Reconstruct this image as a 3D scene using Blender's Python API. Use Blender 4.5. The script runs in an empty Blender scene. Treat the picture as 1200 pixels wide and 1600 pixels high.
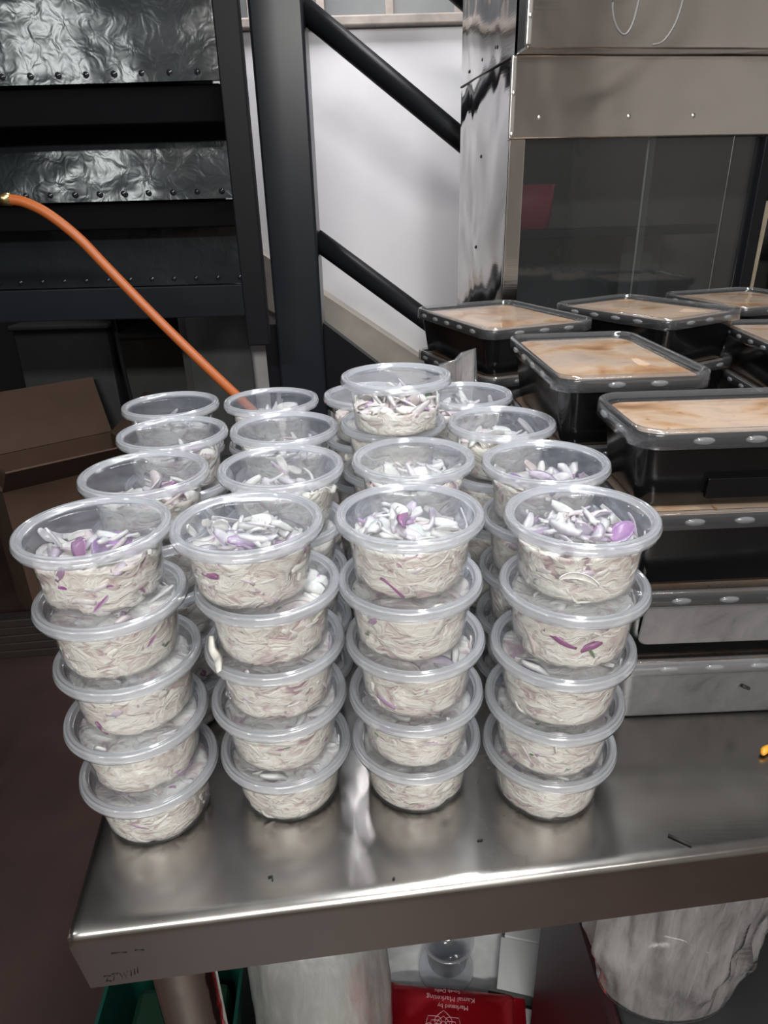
import bpy, bmesh, math, random
from mathutils import Vector, Matrix, noise

# ------------------------------------------------------------------ camera, world, lights, exposure
S = bpy.context.scene
COL = S.collection
ZF = 0.92                      # floor is world z 0; all positions below are given relative to a datum ZF above it
ZT = -0.0025                   # table top, relative to the datum
CAM_Z, F_PX, PITCH, ROLL = 0.4206, 1063.6, 24.634, -1.548


def setup_camera():
    cd = bpy.data.cameras.new('camera')
    cd.sensor_fit = 'VERTICAL'
    cd.sensor_height = 36.0
    cd.lens = F_PX / 1600.0 * 36.0
    cd.clip_start, cd.clip_end = 0.02, 50
    co = bpy.data.objects.new('camera', cd)
    COL.objects.link(co)
    co.matrix_world = (Matrix.Translation((0, 0, CAM_Z + ZF)) @ Matrix.Rotation(math.radians(90 - PITCH), 4, 'X')
                       @ Matrix.Rotation(math.radians(ROLL), 4, 'Z'))
    S.camera = co


def area(name, loc, target, size, power, color=(1, 1, 1)):
    ld = bpy.data.lights.new(name, 'AREA')
    ld.shape = 'RECTANGLE'
    ld.size, ld.size_y = size
    ld.energy, ld.color = power, color
    o = bpy.data.objects.new(name, ld)
    COL.objects.link(o)
    o.location = Vector(loc) + Vector((0, 0, ZF))
    o.rotation_euler = (Vector(target) - Vector(loc)).to_track_quat('-Z', 'Y').to_euler()


setup_camera()
w = bpy.data.worlds.new('world')
S.world = w
w.use_nodes = True
w.node_tree.nodes['Background'].inputs[0].default_value = (0.75, 0.8, 0.9, 1)
w.node_tree.nodes['Background'].inputs[1].default_value = 0.05
S.view_settings.view_transform = 'Standard'
S.view_settings.look = 'None'
S.view_settings.gamma = 1.0
S.view_settings.use_curve_mapping = False
S.view_settings.exposure = 0.0
S.cycles.max_bounces = 24
S.cycles.diffuse_bounces = 4
S.cycles.glossy_bounces = 5
S.cycles.transmission_bounces = 8
S.cycles.transparent_max_bounces = 48
S.cycles.sample_clamp_indirect = 6.0
S.cycles.caustics_reflective = False
S.cycles.caustics_refractive = False
# ceiling tubes: one over the table, two behind the photographer, one in the stair hall, plus an added rear fill
area('ceiling_tube_over_table', (0.24, 0.46, 1.35), (0.20, 0.46, 0), (1.2, 0.12), 21, (0.97, 0.99, 1.0))
area('ceiling_tube_behind', (-0.15, -2.2, 1.55), (0.0, 0.5, -0.1), (1.2, 0.16), 62, (1.0, 0.985, 0.95))
area('rear_fill_light', (0.7, -1.5, 2.0), (0.7, -1.7, 0), (1.2, 0.14), 24, (1.0, 0.97, 0.93))  # added fill, lights the unseen wall mirrored in the cabinet steel
area('ceiling_tube_aisle', (-1.6, -1.0, 1.55), (-0.6, 1.6, 0.4), (0.22, 0.10), 7, (0.93, 1.0, 0.98))
area('ceiling_tube_hall', (-0.30, 1.98, 1.55), (0.05, 2.3, 0.3), (0.8, 0.12), 18, (0.98, 0.97, 1.0))


# ------------------------------------------------------------------ helpers
def W(x, y, z):
    return Vector((x, y, z + ZF))


def new_mat(name):
    m = bpy.data.materials.new(name)
    m.use_nodes = True
    nt = m.node_tree
    b = nt.nodes['Principled BSDF']
    return m, nt, b


def nd(nt, typ, ins=None, **props):
    n = nt.nodes.new(typ)
    for k, v in props.items():
        setattr(n, k, v)
    for k, v in (ins or {}).items():
        if isinstance(v, bpy.types.NodeSocket):
            nt.links.new(v, n.inputs[k])
        else:
            n.inputs[k].default_value = v
    return n


def ramp(nt, fac, stops):
    r = nt.nodes.new('ShaderNodeValToRGB')
    nt.links.new(fac, r.inputs[0])
    e = r.color_ramp.elements
    while len(e) < len(stops):
        e.new(0.5)
    for el, (p, c) in zip(e, stops):
        el.position = p
        el.color = (c, c, c, 1) if isinstance(c, (int, float)) else (*c, 1)
    return r.outputs[0]


def coords(nt, scale=(1, 1, 1), rand=False, kind='Object', rot=(0, 0, 0)):
    tc = nd(nt, 'ShaderNodeTexCoord')
    out = tc.outputs[kind]
    if rand:
        oi = nd(nt, 'ShaderNodeObjectInfo')
        mul = nd(nt, 'ShaderNodeMath', {0: oi.outputs['Random'], 1: 37.0}, operation='MULTIPLY')
        out = nd(nt, 'ShaderNodeVectorMath', {0: out, 1: mul.outputs[0]}, operation='ADD').outputs[0]
    return nd(nt, 'ShaderNodeMapping', {'Vector': out, 'Scale': scale, 'Rotation': rot}).outputs[0]


def tex(nt, vec, scale, detail=4, rough=0.55, dist=0.0):
    return nd(nt, 'ShaderNodeTexNoise', {'Vector': vec, 'Scale': scale, 'Detail': detail, 'Roughness': rough, 'Distortion': dist}).outputs['Fac']


def bump(nt, b, height, strength, dist=0.002):
    n = nd(nt, 'ShaderNodeBump', {'Height': height, 'Strength': strength, 'Distance': dist})
    nt.links.new(n.outputs[0], b.inputs['Normal'])


def simple(name, col, rough=0.5, metal=0.0, spec=0.5, var=0.0, vscale=20, bmp=0.0, bscale=60):
    m, nt, b = new_mat(name)
    b.inputs['Base Color'].default_value = (*col, 1)
    b.inputs['Roughness'].default_value = rough
    b.inputs['Metallic'].default_value = metal
    b.inputs['Specular IOR Level'].default_value = spec
    if var:
        f = tex(nt, coords(nt), vscale, 5)
        lo = tuple(c * (1 - var) for c in col)
        hi = tuple(min(1, c * (1 + var)) for c in col)
        nt.links.new(ramp(nt, f, [(0.3, lo), (0.7, hi)]), b.inputs['Base Color'])
    if bmp:
        bump(nt, b, tex(nt, coords(nt), bscale, 4), bmp)
    return m


def plastic(name, tint, haze, gloss, rough=0.06, haze_col=(0.9, 0.92, 0.96), blotch=0.0, streak=0.0):
    """thin clear polypropylene: see-through + a little milky scatter + fresnel gloss"""
    m, nt, b = new_mat(name)
    nt.nodes.remove(b)
    out = nt.nodes['Material Output']
    tr = nd(nt, 'ShaderNodeBsdfTransparent', {'Color': (*tint, 1)})
    df = nd(nt, 'ShaderNodeBsdfDiffuse', {'Color': (*haze_col, 1)})
    tl = nd(nt, 'ShaderNodeBsdfTranslucent', {'Color': (*haze_col, 1)})
    sc = nd(nt, 'ShaderNodeMixShader', {0: 0.45, 1: df.outputs[0], 2: tl.outputs[0]})
    hz = haze
    if blotch:
        f = tex(nt, coords(nt, rand=True), 45, 4, 0.6)
        hz = nd(nt, 'ShaderNodeMapRange', {'Value': f, 'From Min': 0.42, 'From Max': 0.72, 'To Min': haze, 'To Max': haze + blotch}).outputs[0]
    if streak:                                   # gathered film: denser along hanging folds
        f = tex(nt, coords(nt, (1, 1, 0.16), rand=True), 55, 5, 0.65, 0.5)
        hz = nd(nt, 'ShaderNodeMapRange', {'Value': f, 'From Min': 0.38, 'From Max': 0.66, 'To Min': haze, 'To Max': haze + streak}).outputs[0]
    m1 = nd(nt, 'ShaderNodeMixShader', {0: hz, 1: tr.outputs[0], 2: sc.outputs[0]})
    gl = nd(nt, 'ShaderNodeBsdfGlossy', {'Color': (1, 1, 1, 1), 'Roughness': rough})
    bp = nd(nt, 'ShaderNodeBump', {'Height': tex(nt, coords(nt, rand=True), 22, 2), 'Strength': 0.25, 'Distance': 0.002})
    nt.links.new(bp.outputs[0], gl.inputs['Normal'])
    lw = nd(nt, 'ShaderNodeLayerWeight', {'Blend': 0.5})
    p5 = nd(nt, 'ShaderNodeMath', {0: lw.outputs['Facing'], 1: 5.0}, operation='POWER')
    fr = nd(nt, 'ShaderNodeMath', {0: p5.outputs[0], 1: 0.75, 2: 0.04}, operation='MULTIPLY_ADD')
    fm = nd(nt, 'ShaderNodeMath', {0: fr.outputs[0], 1: gloss}, operation='MULTIPLY', use_clamp=True)
    m2 = nd(nt, 'ShaderNodeMixShader', {0: fm.outputs[0], 1: m1.outputs[0], 2: gl.outputs[0]})
    nt.links.new(m2.outputs[0], out.inputs[0])
    return m


def link(name, me, parent=None, loc=None, rotz=0.0):
    o = bpy.data.objects.new(name, me)
    COL.objects.link(o)
    if parent is not None:
        o.parent = parent
    if loc is not None:
        o.location = loc
    o.rotation_euler.z = rotz
    return o


def mesh(name, V, Fc, mats, smooth=True, mi=None, cols=None):
    me = bpy.data.meshes.new(name)
    me.from_pydata([tuple(v) for v in V], [], Fc)
    for m in (mats if isinstance(mats, (list, tuple)) else [mats]):
        me.materials.append(m)
    if mi:
        me.polygons.foreach_set('material_index', mi)
    if smooth:
        me.polygons.foreach_set('use_smooth', [True] * len(Fc))
    if cols:
        a = me.color_attributes.new('Col', 'FLOAT_COLOR', 'POINT')
        flat = []
        for c in cols:
            flat += [c[0], c[1], c[2], 1.0]
        a.data.foreach_set('color', flat)
    me.update()
    return me


def thing(name, label, cat, loc, rotz=0.0, group=None):
    o = bpy.data.objects.new(name, None)
    o.empty_display_size = 0.02
    COL.objects.link(o)
    o.location = loc
    o.rotation_euler.z = rotz
    tag(o, label, cat, group)
    return o


def tag(o, label, cat, group=None):
    o['label'] = label
    o['category'] = cat
    if group:
        o['group'] = group
    return o


def struct(o):
    o['kind'] = 'structure'
    return o


def box_me(name, lo, hi, mat, bev=0.0, seg=2, skew=None):
    bm = bmesh.new()
    bmesh.ops.create_cube(bm, size=1)
    lo, hi = Vector(lo), Vector(hi)
    for v in bm.verts:
        v.co = Vector(((lo[i] + hi[i]) / 2 + v.co[i] * (hi[i] - lo[i]) for i in range(3)))
        if skew:
            v.co = skew(v.co)
    if bev:
        bmesh.ops.bevel(bm, geom=bm.edges[:], offset=bev, segments=seg, profile=0.5, affect='EDGES')
    me = bpy.data.meshes.new(name)
    bm.to_mesh(me)
    bm.free()
    for m in (mat if isinstance(mat, (list, tuple)) else [mat]):
        me.materials.append(m)
    if bev and seg > 2:
        me.polygons.foreach_set('use_smooth', [True] * len(me.polygons))
        try:
            me.set_sharp_from_angle(angle=math.radians(50))
        except Exception:
            pass
    return me


def lathe(profile, seg, closed=False):
    V, Fc = [], []
    n = len(profile)
    for r, z in profile:
        for i in range(seg):
            a = 2 * math.pi * i / seg
            V.append((r * math.cos(a), r * math.sin(a), z))
    mi = []
    for j in range(n if closed else n - 1):
        k = (j + 1) % n
        for i in range(seg):
            i2 = (i + 1) % seg
            Fc.append((j * seg + i, j * seg + i2, k * seg + i2, k * seg + i))
            mi.append(j)
    return V, Fc, mi


def tube(path, rad, seg=10, cap=True):
    """swept circular tube; rad may be a list"""
    P = [Vector(p) for p in path]
    V, Fc = [], []
    up = Vector((0, 0, 1))
    for i, p in enumerate(P):
        t = (P[min(i + 1, len(P) - 1)] - P[max(i - 1, 0)]).normalized()
        a = t.cross(up)
        if a.length < 1e-3:
            a = t.cross(Vector((1, 0, 0)))
        a.normalize()
        b = t.cross(a).normalized()
        r = rad[i] if isinstance(rad, (list, tuple)) else rad
        for k in range(seg):
            an = 2 * math.pi * k / seg
            V.append(p + a * (r * math.cos(an)) + b * (r * math.sin(an)))
    for i in range(len(P) - 1):
        for k in range(seg):
            k2 = (k + 1) % seg
            Fc.append((i * seg + k, i * seg + k2, (i + 1) * seg + k2, (i + 1) * seg + k))
    if cap:
        Fc.append(tuple(range(seg))[::-1])
        Fc.append(tuple((len(P) - 1) * seg + k for k in range(seg)))
    return V, Fc


def smooth_path(pts, n=8):
    P = [Vector(p) for p in pts]
    out = []
    for i in range(len(P) - 1):
        p0, p1, p2, p3 = P[max(i - 1, 0)], P[i], P[i + 1], P[min(i + 2, len(P) - 1)]
        for k in range(n):
            t = k / n
            out.append(0.5 * ((2 * p1) + (p2 - p0) * t + (2 * p0 - 5 * p1 + 4 * p2 - p3) * t * t + (3 * p1 - p0 - 3 * p2 + p3) * t ** 3))
    out.append(P[-1])
    return out


def rrect(wd, dp, r, n=6):
    """rounded rectangle, counter-clockwise, centred"""
    pts = []
    for cx, cy, a0 in ((wd / 2 - r, dp / 2 - r, 0), (-wd / 2 + r, dp / 2 - r, 90), (-wd / 2 + r, -dp / 2 + r, 180), (wd / 2 - r, -dp / 2 + r, 270)):
        for k in range(n + 1):
            a = math.radians(a0 + 90 * k / n)
            pts.append((cx + r * math.cos(a), cy + r * math.sin(a)))
    return pts


def loft(rings, cap_first=False, cap_last=False):
    V, Fc, mi = [], [], []
    n = len(rings[0])
    for R in rings:
        V += [tuple(p) for p in R]
    for j in range(len(rings) - 1):
        for i in range(n):
            i2 = (i + 1) % n
            Fc.append((j * n + i, j * n + i2, (j + 1) * n + i2, (j + 1) * n + i))
            mi.append(j)
    if cap_first:
        Fc.append(tuple(range(n))[::-1])
        mi.append(0)
    if cap_last:
        Fc.append(tuple((len(rings) - 1) * n + k for k in range(n)))
        mi.append(len(rings) - 2)
    return V, Fc, mi


def fbm(x, y, z, sc=1.0):
    return noise.fractal(Vector((x * sc, y * sc, z * sc)), 1.0, 2.0, 3)


# ------------------------------------------------------------------ materials
def mat_table():
    m, nt, b = new_mat('worn_brushed_steel')
    v = coords(nt, (6, 160, 160), rot=(0, 0, math.radians(-6)))
    f = tex(nt, v, 3.0, 6, 0.6)
    big = tex(nt, coords(nt), 9, 4, 0.6)
    c = nd(nt, 'ShaderNodeMix', {0: big, 6: (0.38, 0.365, 0.345, 1), 7: (0.54, 0.52, 0.49, 1)}, data_type='RGBA')
    nt.links.new(c.outputs[2], b.inputs['Base Color'])
    b.inputs['Metallic'].default_value = 1
    mx = nd(nt, 'ShaderNodeMath', {0: f, 1: 0.5, 2: 0.5}, operation='MULTIPLY_ADD')
    r = nd(nt, 'ShaderNodeMapRange', {'Value': big, 'From Min': 0.3, 'From Max': 0.75, 'To Min': 0.18, 'To Max': 0.30})
    nt.links.new(r.outputs[0], b.inputs['Roughness'])
    # fine scratches + shallow dents
    h = nd(nt, 'ShaderNodeMath', {0: f, 1: 0.035}, operation='MULTIPLY')
    dent = tex(nt, coords(nt), 7, 1, 0.4)
    h2 = nd(nt, 'ShaderNodeMath', {0: h.outputs[0], 1: dent}, operation='ADD')
    bump(nt, b, h2.outputs[0], 0.16, 0.006)
    return m


def mat_sheet_steel(name, rough, strength, scale, col=(0.66, 0.64, 0.61)):
    m, nt, b = new_mat(name)
    b.inputs['Metallic'].default_value = 1
    b.inputs['Base Color'].default_value = (*col, 1)
    b.inputs['Roughness'].default_value = rough
    h = tex(nt, coords(nt), scale, 2, 0.4, 0.4)
    f = tex(nt, coords(nt, (2, 2, 60)), 6, 4)
    hh = nd(nt, 'ShaderNodeMath', {0: f, 1: 0.01}, operation='MULTIPLY')
    h2 = nd(nt, 'ShaderNodeMath', {0: h, 1: hh.outputs[0]}, operation='ADD')
    bump(nt, b, h2.outputs[0], strength, 0.02)
    return m


def mat_riser():
    m, nt, b = new_mat('glossy_black_rippled_plate')
    b.inputs['Base Color'].default_value = (0.014, 0.018, 0.021, 1)
    b.inputs['Roughness'].default_value = 0.2
    b.inputs['Specular IOR Level'].default_value = 0.6
    a = tex(nt, coords(nt, (1, 1, 1)), 34, 2, 0.5, 0.8)
    c = tex(nt, coords(nt), 11, 2, 0.5)
    h = nd(nt, 'ShaderNodeMath', {0: a, 1: c}, operation='ADD')
    bump(nt, b, h.outputs[0], 0.085, 0.010)
    return m


def mat_dressing():
    m, nt, b = new_mat('creamy_dressing')
    v = coords(nt, (1, 1, 1.6), rand=True)
    warp = nd(nt, 'ShaderNodeTexNoise', {'Vector': v, 'Scale': 40, 'Detail': 2})
    vv = nd(nt, 'ShaderNodeVectorMath', {0: warp.outputs['Color'], 1: (0.03, 0.03, 0.03)}, operation='MULTIPLY')
    v2 = nd(nt, 'ShaderNodeVectorMath', {0: v, 1: vv.outputs[0]}, operation='ADD').outputs[0]
    f = tex(nt, v2, 58, 4, 0.6, 1.2)
    c1 = ramp(nt, f, [(0.29, (0.46, 0.33, 0.38)), (0.37, (0.64, 0.52, 0.51)), (0.45, (0.78, 0.72, 0.66)), (0.53, (0.87, 0.85, 0.78)), (0.64, (0.90, 0.885, 0.83)), (0.74, (0.80, 0.76, 0.66))])
    g = tex(nt, v2, 130, 2, 0.5)
    k = ramp(nt, g, [(0.66, 0.0), (0.75, 1.0)])
    mx = nd(nt, 'ShaderNodeMix', {0: k, 6: c1, 7: (0.48, 0.30, 0.42, 1)}, data_type='RGBA')
    q = tex(nt, v2, 95, 1, 0.4)
    kq = ramp(nt, q, [(0.76, 0.0), (0.80, 1.0)])
    mx2 = nd(nt, 'ShaderNodeMix', {0: kq, 6: mx.outputs[2], 7: (0.16, 0.24, 0.13, 1)}, data_type='RGBA')
    nt.links.new(mx2.outputs[2], b.inputs['Base Color'])
    b.inputs['Roughness'].default_value = 0.32
    bump(nt, b, f, 1.0, 0.003)
    return m


def mat_onion():
    m, nt, b = new_mat('sliced_onion')
    a = nd(nt, 'ShaderNodeVertexColor', layer_name='Col')
    f = tex(nt, coords(nt, rand=True), 160, 3)
    k = ramp(nt, f, [(0.35, 0.84), (0.65, 1.0)])
    mx = nd(nt, 'ShaderNodeMix', {0: 1.0, 6: a.outputs[0], 7: k}, data_type='RGBA', blend_type='MULTIPLY')
    nt.links.new(mx.outputs[2], b.inputs['Base Color'])
    b.inputs['Roughness'].default_value = 0.3
    b.inputs['Coat Weight'].default_value = 0.2
    return m


def mat_curry():
    m, nt, b = new_mat('tan_curry')
    v = coords(nt, rand=True)
    f = tex(nt, v, 16, 4, 0.55, 0.6)
    c = ramp(nt, f, [(0.30, (0.25, 0.12, 0.05)), (0.40, (0.43, 0.25, 0.13)), (0.50, (0.52, 0.38, 0.275)), (0.68, (0.45, 0.345, 0.285))])
    g = ramp(nt, tex(nt, v, 130, 3), [(0.66, 0.0), (0.72, 1.0)])
    mx = nd(nt, 'ShaderNodeMix', {0: g, 6: c, 7: (0.28, 0.12, 0.03, 1)}, data_type='RGBA')
    nt.links.new(mx.outputs[2], b.inputs['Base Color'])
    b.inputs['Roughness'].default_value = 0.3
    bump(nt, b, tex(nt, v, 60, 4), 0.3, 0.002)
    return m


def mat_mottled_grey():
    m, nt, b = new_mat('mottled_grey_plastic')
    f = tex(nt, coords(nt, (1, 1, 1)), 26, 6, 0.65, 1.0)
    c = ramp(nt, f, [(0.28, (0.075, 0.073, 0.075)), (0.42, (0.19, 0.185, 0.19)), (0.6, (0.235, 0.23, 0.235)), (0.75, (0.29, 0.275, 0.27))])
    nt.links.new(c, b.inputs['Base Color'])
    b.inputs['Roughness'].default_value = 0.4
    b.inputs['Metallic'].default_value = 0.25
    return m


def mat_floor():
    m, nt, b = new_mat('dark_maroon_floor')
    f = tex(nt, coords(nt), 2.2, 5, 0.6)
    c = ramp(nt, f, [(0.3, (0.035, 0.022, 0.02)), (0.7, (0.075, 0.042, 0.038))])
    nt.links.new(c, b.inputs['Base Color'])
    b.inputs['Roughness'].default_value = 0.5
    return m


def mat_wall(name, col):
    m, nt, b = new_mat(name)
    f = tex(nt, coords(nt), 3.0, 6, 0.6)
    c = ramp(nt, f, [(0.3, tuple(x * 0.93 for x in col)), (0.7, col)])
    nt.links.new(c, b.inputs['Base Color'])
    b.inputs['Roughness'].default_value = 0.7
    bump(nt, b, tex(nt, coords(nt), 30, 4), 0.15, 0.004)
    return m


M = dict(
    table=mat_table(), tablein=simple('dark_underside', (0.08, 0.08, 0.08), 0.6),
    hood=mat_sheet_steel('polished_sheet_steel', 0.16, 0.55, 5), side=mat_sheet_steel('mirror_sheet_steel', 0.07, 0.35, 6, (0.60, 0.585, 0.58)),
    chrome=mat_sheet_steel('polished_tube_steel', 0.10, 0.08, 25, (0.62, 0.58, 0.53)),
    riser=mat_riser(), black=simple('black_paint', (0.008, 0.0085, 0.010), 0.42, 0.0, 0.12, bmp=0.05, bscale=40), tread=simple('dull_black_tread', (0.005, 0.005, 0.006), 0.7, 0.0, 0.04),
    post=simple('charcoal_paint', (0.013, 0.015, 0.019), 0.30, 0.0, 0.3, bmp=0.08, bscale=12),
    wall=mat_wall('white_wall_paint', (0.80, 0.79, 0.81)), wallgrey=mat_wall('dark_grey_wall', (0.07, 0.07, 0.07)),  # dark grey walls stand in for shade under and behind the stairs
    wallbeige=mat_wall('beige_paint', (0.52, 0.485, 0.46)), ceil=simple('ceiling_paint', (0.45, 0.45, 0.46), 0.8, var=0.1, vscale=2),
    floor=mat_floor(), ledge=simple('grey_brown_ledge', (0.32, 0.28, 0.25), 0.6, var=0.2),
    skirt=simple('beige_grey_render', (0.33, 0.30, 0.26), 0.7, var=0.2, vscale=8), skirtgrey=simple('grey_render', (0.13, 0.13, 0.14), 0.7),
    pane=simple('grey_window_glass', (0.10, 0.105, 0.11), 0.35, var=0.2, vscale=6),
    tub=plastic('clear_tub_plastic', (0.985, 0.985, 0.985), 0.022, 0.8, 0.05),
    panel=plastic('clear_lid_panel_plastic', (0.965, 0.97, 0.98), 0.050, 1.0, 0.04, (0.74, 0.81, 0.95), blotch=0.05),
    rim=plastic('frosted_rim_plastic', (0.95, 0.955, 0.97), 0.30, 1.6, 0.11, (0.90, 0.93, 0.98)),
    tlid=plastic('clear_tray_lid_plastic', (0.97, 0.97, 0.97), 0.02, 1.0, 0.05),
    trim=plastic('clear_tray_rim_plastic', (0.88, 0.885, 0.89), 0.085, 1.9, 0.09),
    ttab=plastic('raised_tab_plastic', (0.9, 0.9, 0.9), 0.24, 1.0, 0.12),
    dress=mat_dressing(), onion=mat_onion(), curry=mat_curry(),
    blackpl=simple('black_tub_plastic', (0.006, 0.006, 0.0065), 0.16, bmp=0.05, bscale=15), greymottle=mat_mottled_grey(),
    glass=plastic('cabinet_glass', (0.80, 0.82, 0.82), 0.012, 1.0, 0.03), dark=simple('cabinet_interior', (0.045, 0.043, 0.043), 0.5, var=0.3, vscale=5),
    darksteel=simple('dull_interior_steel', (0.11, 0.11, 0.118), 0.35, 0.4), red=simple('dull_red_plastic', (0.22, 0.03, 0.05), 0.45),
    hose=simple('orange_rubber', (0.42, 0.105, 0.022), 0.45), brass=simple('brass', (0.55, 0.42, 0.2), 0.3, 1.0),
    card=simple('brown_cardboard', (0.085, 0.048, 0.030), 0.8, var=0.15, vscale=8), cardshade=simple('shaded_cardboard', (0.04, 0.024, 0.017), 0.8, var=0.2),  # shade under the stairs put into the cardboard, darker still inside
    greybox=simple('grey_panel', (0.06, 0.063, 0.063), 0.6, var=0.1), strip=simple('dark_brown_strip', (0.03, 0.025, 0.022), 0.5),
    teal=simple('teal_plastic', (0.006, 0.055, 0.042), 0.35), tealdark=simple('dark_green_plastic', (0.004, 0.028, 0.014), 0.5),
    bag=plastic('white_bag_film', (0.75, 0.75, 0.74), 0.50, 1.0, 0.2, (0.78, 0.79, 0.77), streak=0.35), fill=simple('white_bag_contents', (0.62, 0.62, 0.59), 0.6, var=0.1),
    pink=simple('pink_packet', (0.70, 0.36, 0.38), 0.5), clear=plastic('clear_bag_film', (0.86, 0.85, 0.85), 0.26, 1.5, 0.14, (0.86, 0.83, 0.82), streak=0.30),
    foil=simple('red_foil', (0.42, 0.008, 0.018), 0.24, 0.55, bmp=0.35, bscale=28), print_=simple('pale_pink_print', (0.78, 0.42, 0.45), 0.5),
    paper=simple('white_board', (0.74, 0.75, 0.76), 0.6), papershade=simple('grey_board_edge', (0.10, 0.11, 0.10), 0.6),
    sheet=simple('grey_white_sheet', (0.72, 0.73, 0.74), 0.35, var=0.25, vscale=14, bmp=0.4, bscale=30), maroon=simple('dark_maroon_panel', (0.045, 0.016, 0.019), 0.4),
    boxblack=simple('dark_box_top', (0.03, 0.03, 0.032), 0.4), ink=simple('black_marker', (0.012, 0.011, 0.01), 0.6), greyline=simple('grey_line', (0.16, 0.155, 0.155), 0.5),
    char=simple('charred_scrap', (0.015, 0.014, 0.013), 0.7), orange=simple('orange_food_scrap', (0.80, 0.36, 0.03), 0.4), tan=simple('tan_paper', (0.36, 0.30, 0.22), 0.7, var=0.2),
    green=simple('chopped_herb', (0.06, 0.16, 0.06), 0.5), screw=simple('screw_steel', (0.62, 0.6, 0.57), 0.3, 1.0), hole=simple('dark_rivet', (0.08, 0.075, 0.07), 0.5, 0.5))

# ------------------------------------------------------------------ the setting
struct(link('floor', box_me('floor', W(-4, -3, -0.97), W(4, 5, -0.92), M['floor'])))
struct(link('ceiling', box_me('ceiling', W(-4, -3, 2.1), W(4, 5, 2.15), M['ceil'])))
struct(link('wall_left', box_me('wall_left', W(-3.05, -3, -0.92), W(-3, 5, 2.1), M['wallgrey'])))
struct(link('wall_right', box_me('wall_right', W(2.6, -3, -0.92), W(2.65, 5, 2.1), M['wallbeige'])))
struct(link('wall_front', box_me('wall_front', W(-3, -2.6, -0.92), W(2.6, -2.55, 2.1), M['wallbeige'])))
struct(link('wall_back', box_me('wall_back', W(-0.62, 2.3, -0.92), W(2.6, 2.42, 0.86), M['wall'])))
struct(link('wall_far', box_me('wall_far', W(-3, 3.6, -0.92), W(-0.55, 3.7, 2.1), M['wallgrey'])))
struct(link('wall_upper', box_me('wall_upper', W(-0.62, 2.62, 0.86), W(2.6, 2.66, 2.1), M['wallgrey'])))
struct(link('wall_return', box_me('wall_return', W(-0.66, 2.3, -0.92), W(-0.62, 3.6, 2.1), M['wallgrey'])))
struct(link('trim_ledge', box_me('trim_ledge', W(-0.62, 2.27, 0.86), W(2.6, 2.45, 0.885), M['ledge'], 0.004)))


def window_band():
    wn = struct(link('window_1', box_me('window_1', W(-0.6, 2.42, 0.885), W(2.2, 2.45, 0.91), M['ledge'], 0.003)))
    x = -0.55
    for k in range(8):
        link('pane', box_me('pane', W(x + 0.012, 2.43, 0.91), W(x + 0.19, 2.44, 1.5), M['pane']), wn)
        link('mullion', box_me('mullion', W(x - 0.012, 2.42, 0.91), W(x + 0.012, 2.45, 1.5), M['ledge'], 0.002), wn)
        x += 0.202


window_band()


def slope_prism(name, x0, z0, x1, z1, h, y0, y1, mat):
    """sloping board whose TOP edge runs from (x0,z0) to (x1,z1)"""
    V = []
    for x, z in ((x0, z0), (x1, z1)):
        for y in (y0, y1):
            V += [W(x, y, z), W(x, y, z - h)]
    Fc = [(0, 2, 6, 4), (1, 5, 7, 3), (0, 4, 5, 1), (2, 3, 7, 6), (0, 1, 3, 2), (4, 6, 7, 5)]
    return mesh(name, V, Fc, mat, False)


struct(link('trim_stair_skirting', slope_prism('trim_stair_skirting', -0.55, 0.42, 0.6, -0.37, 0.16, 2.2, 2.3, M['skirt'])))


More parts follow.
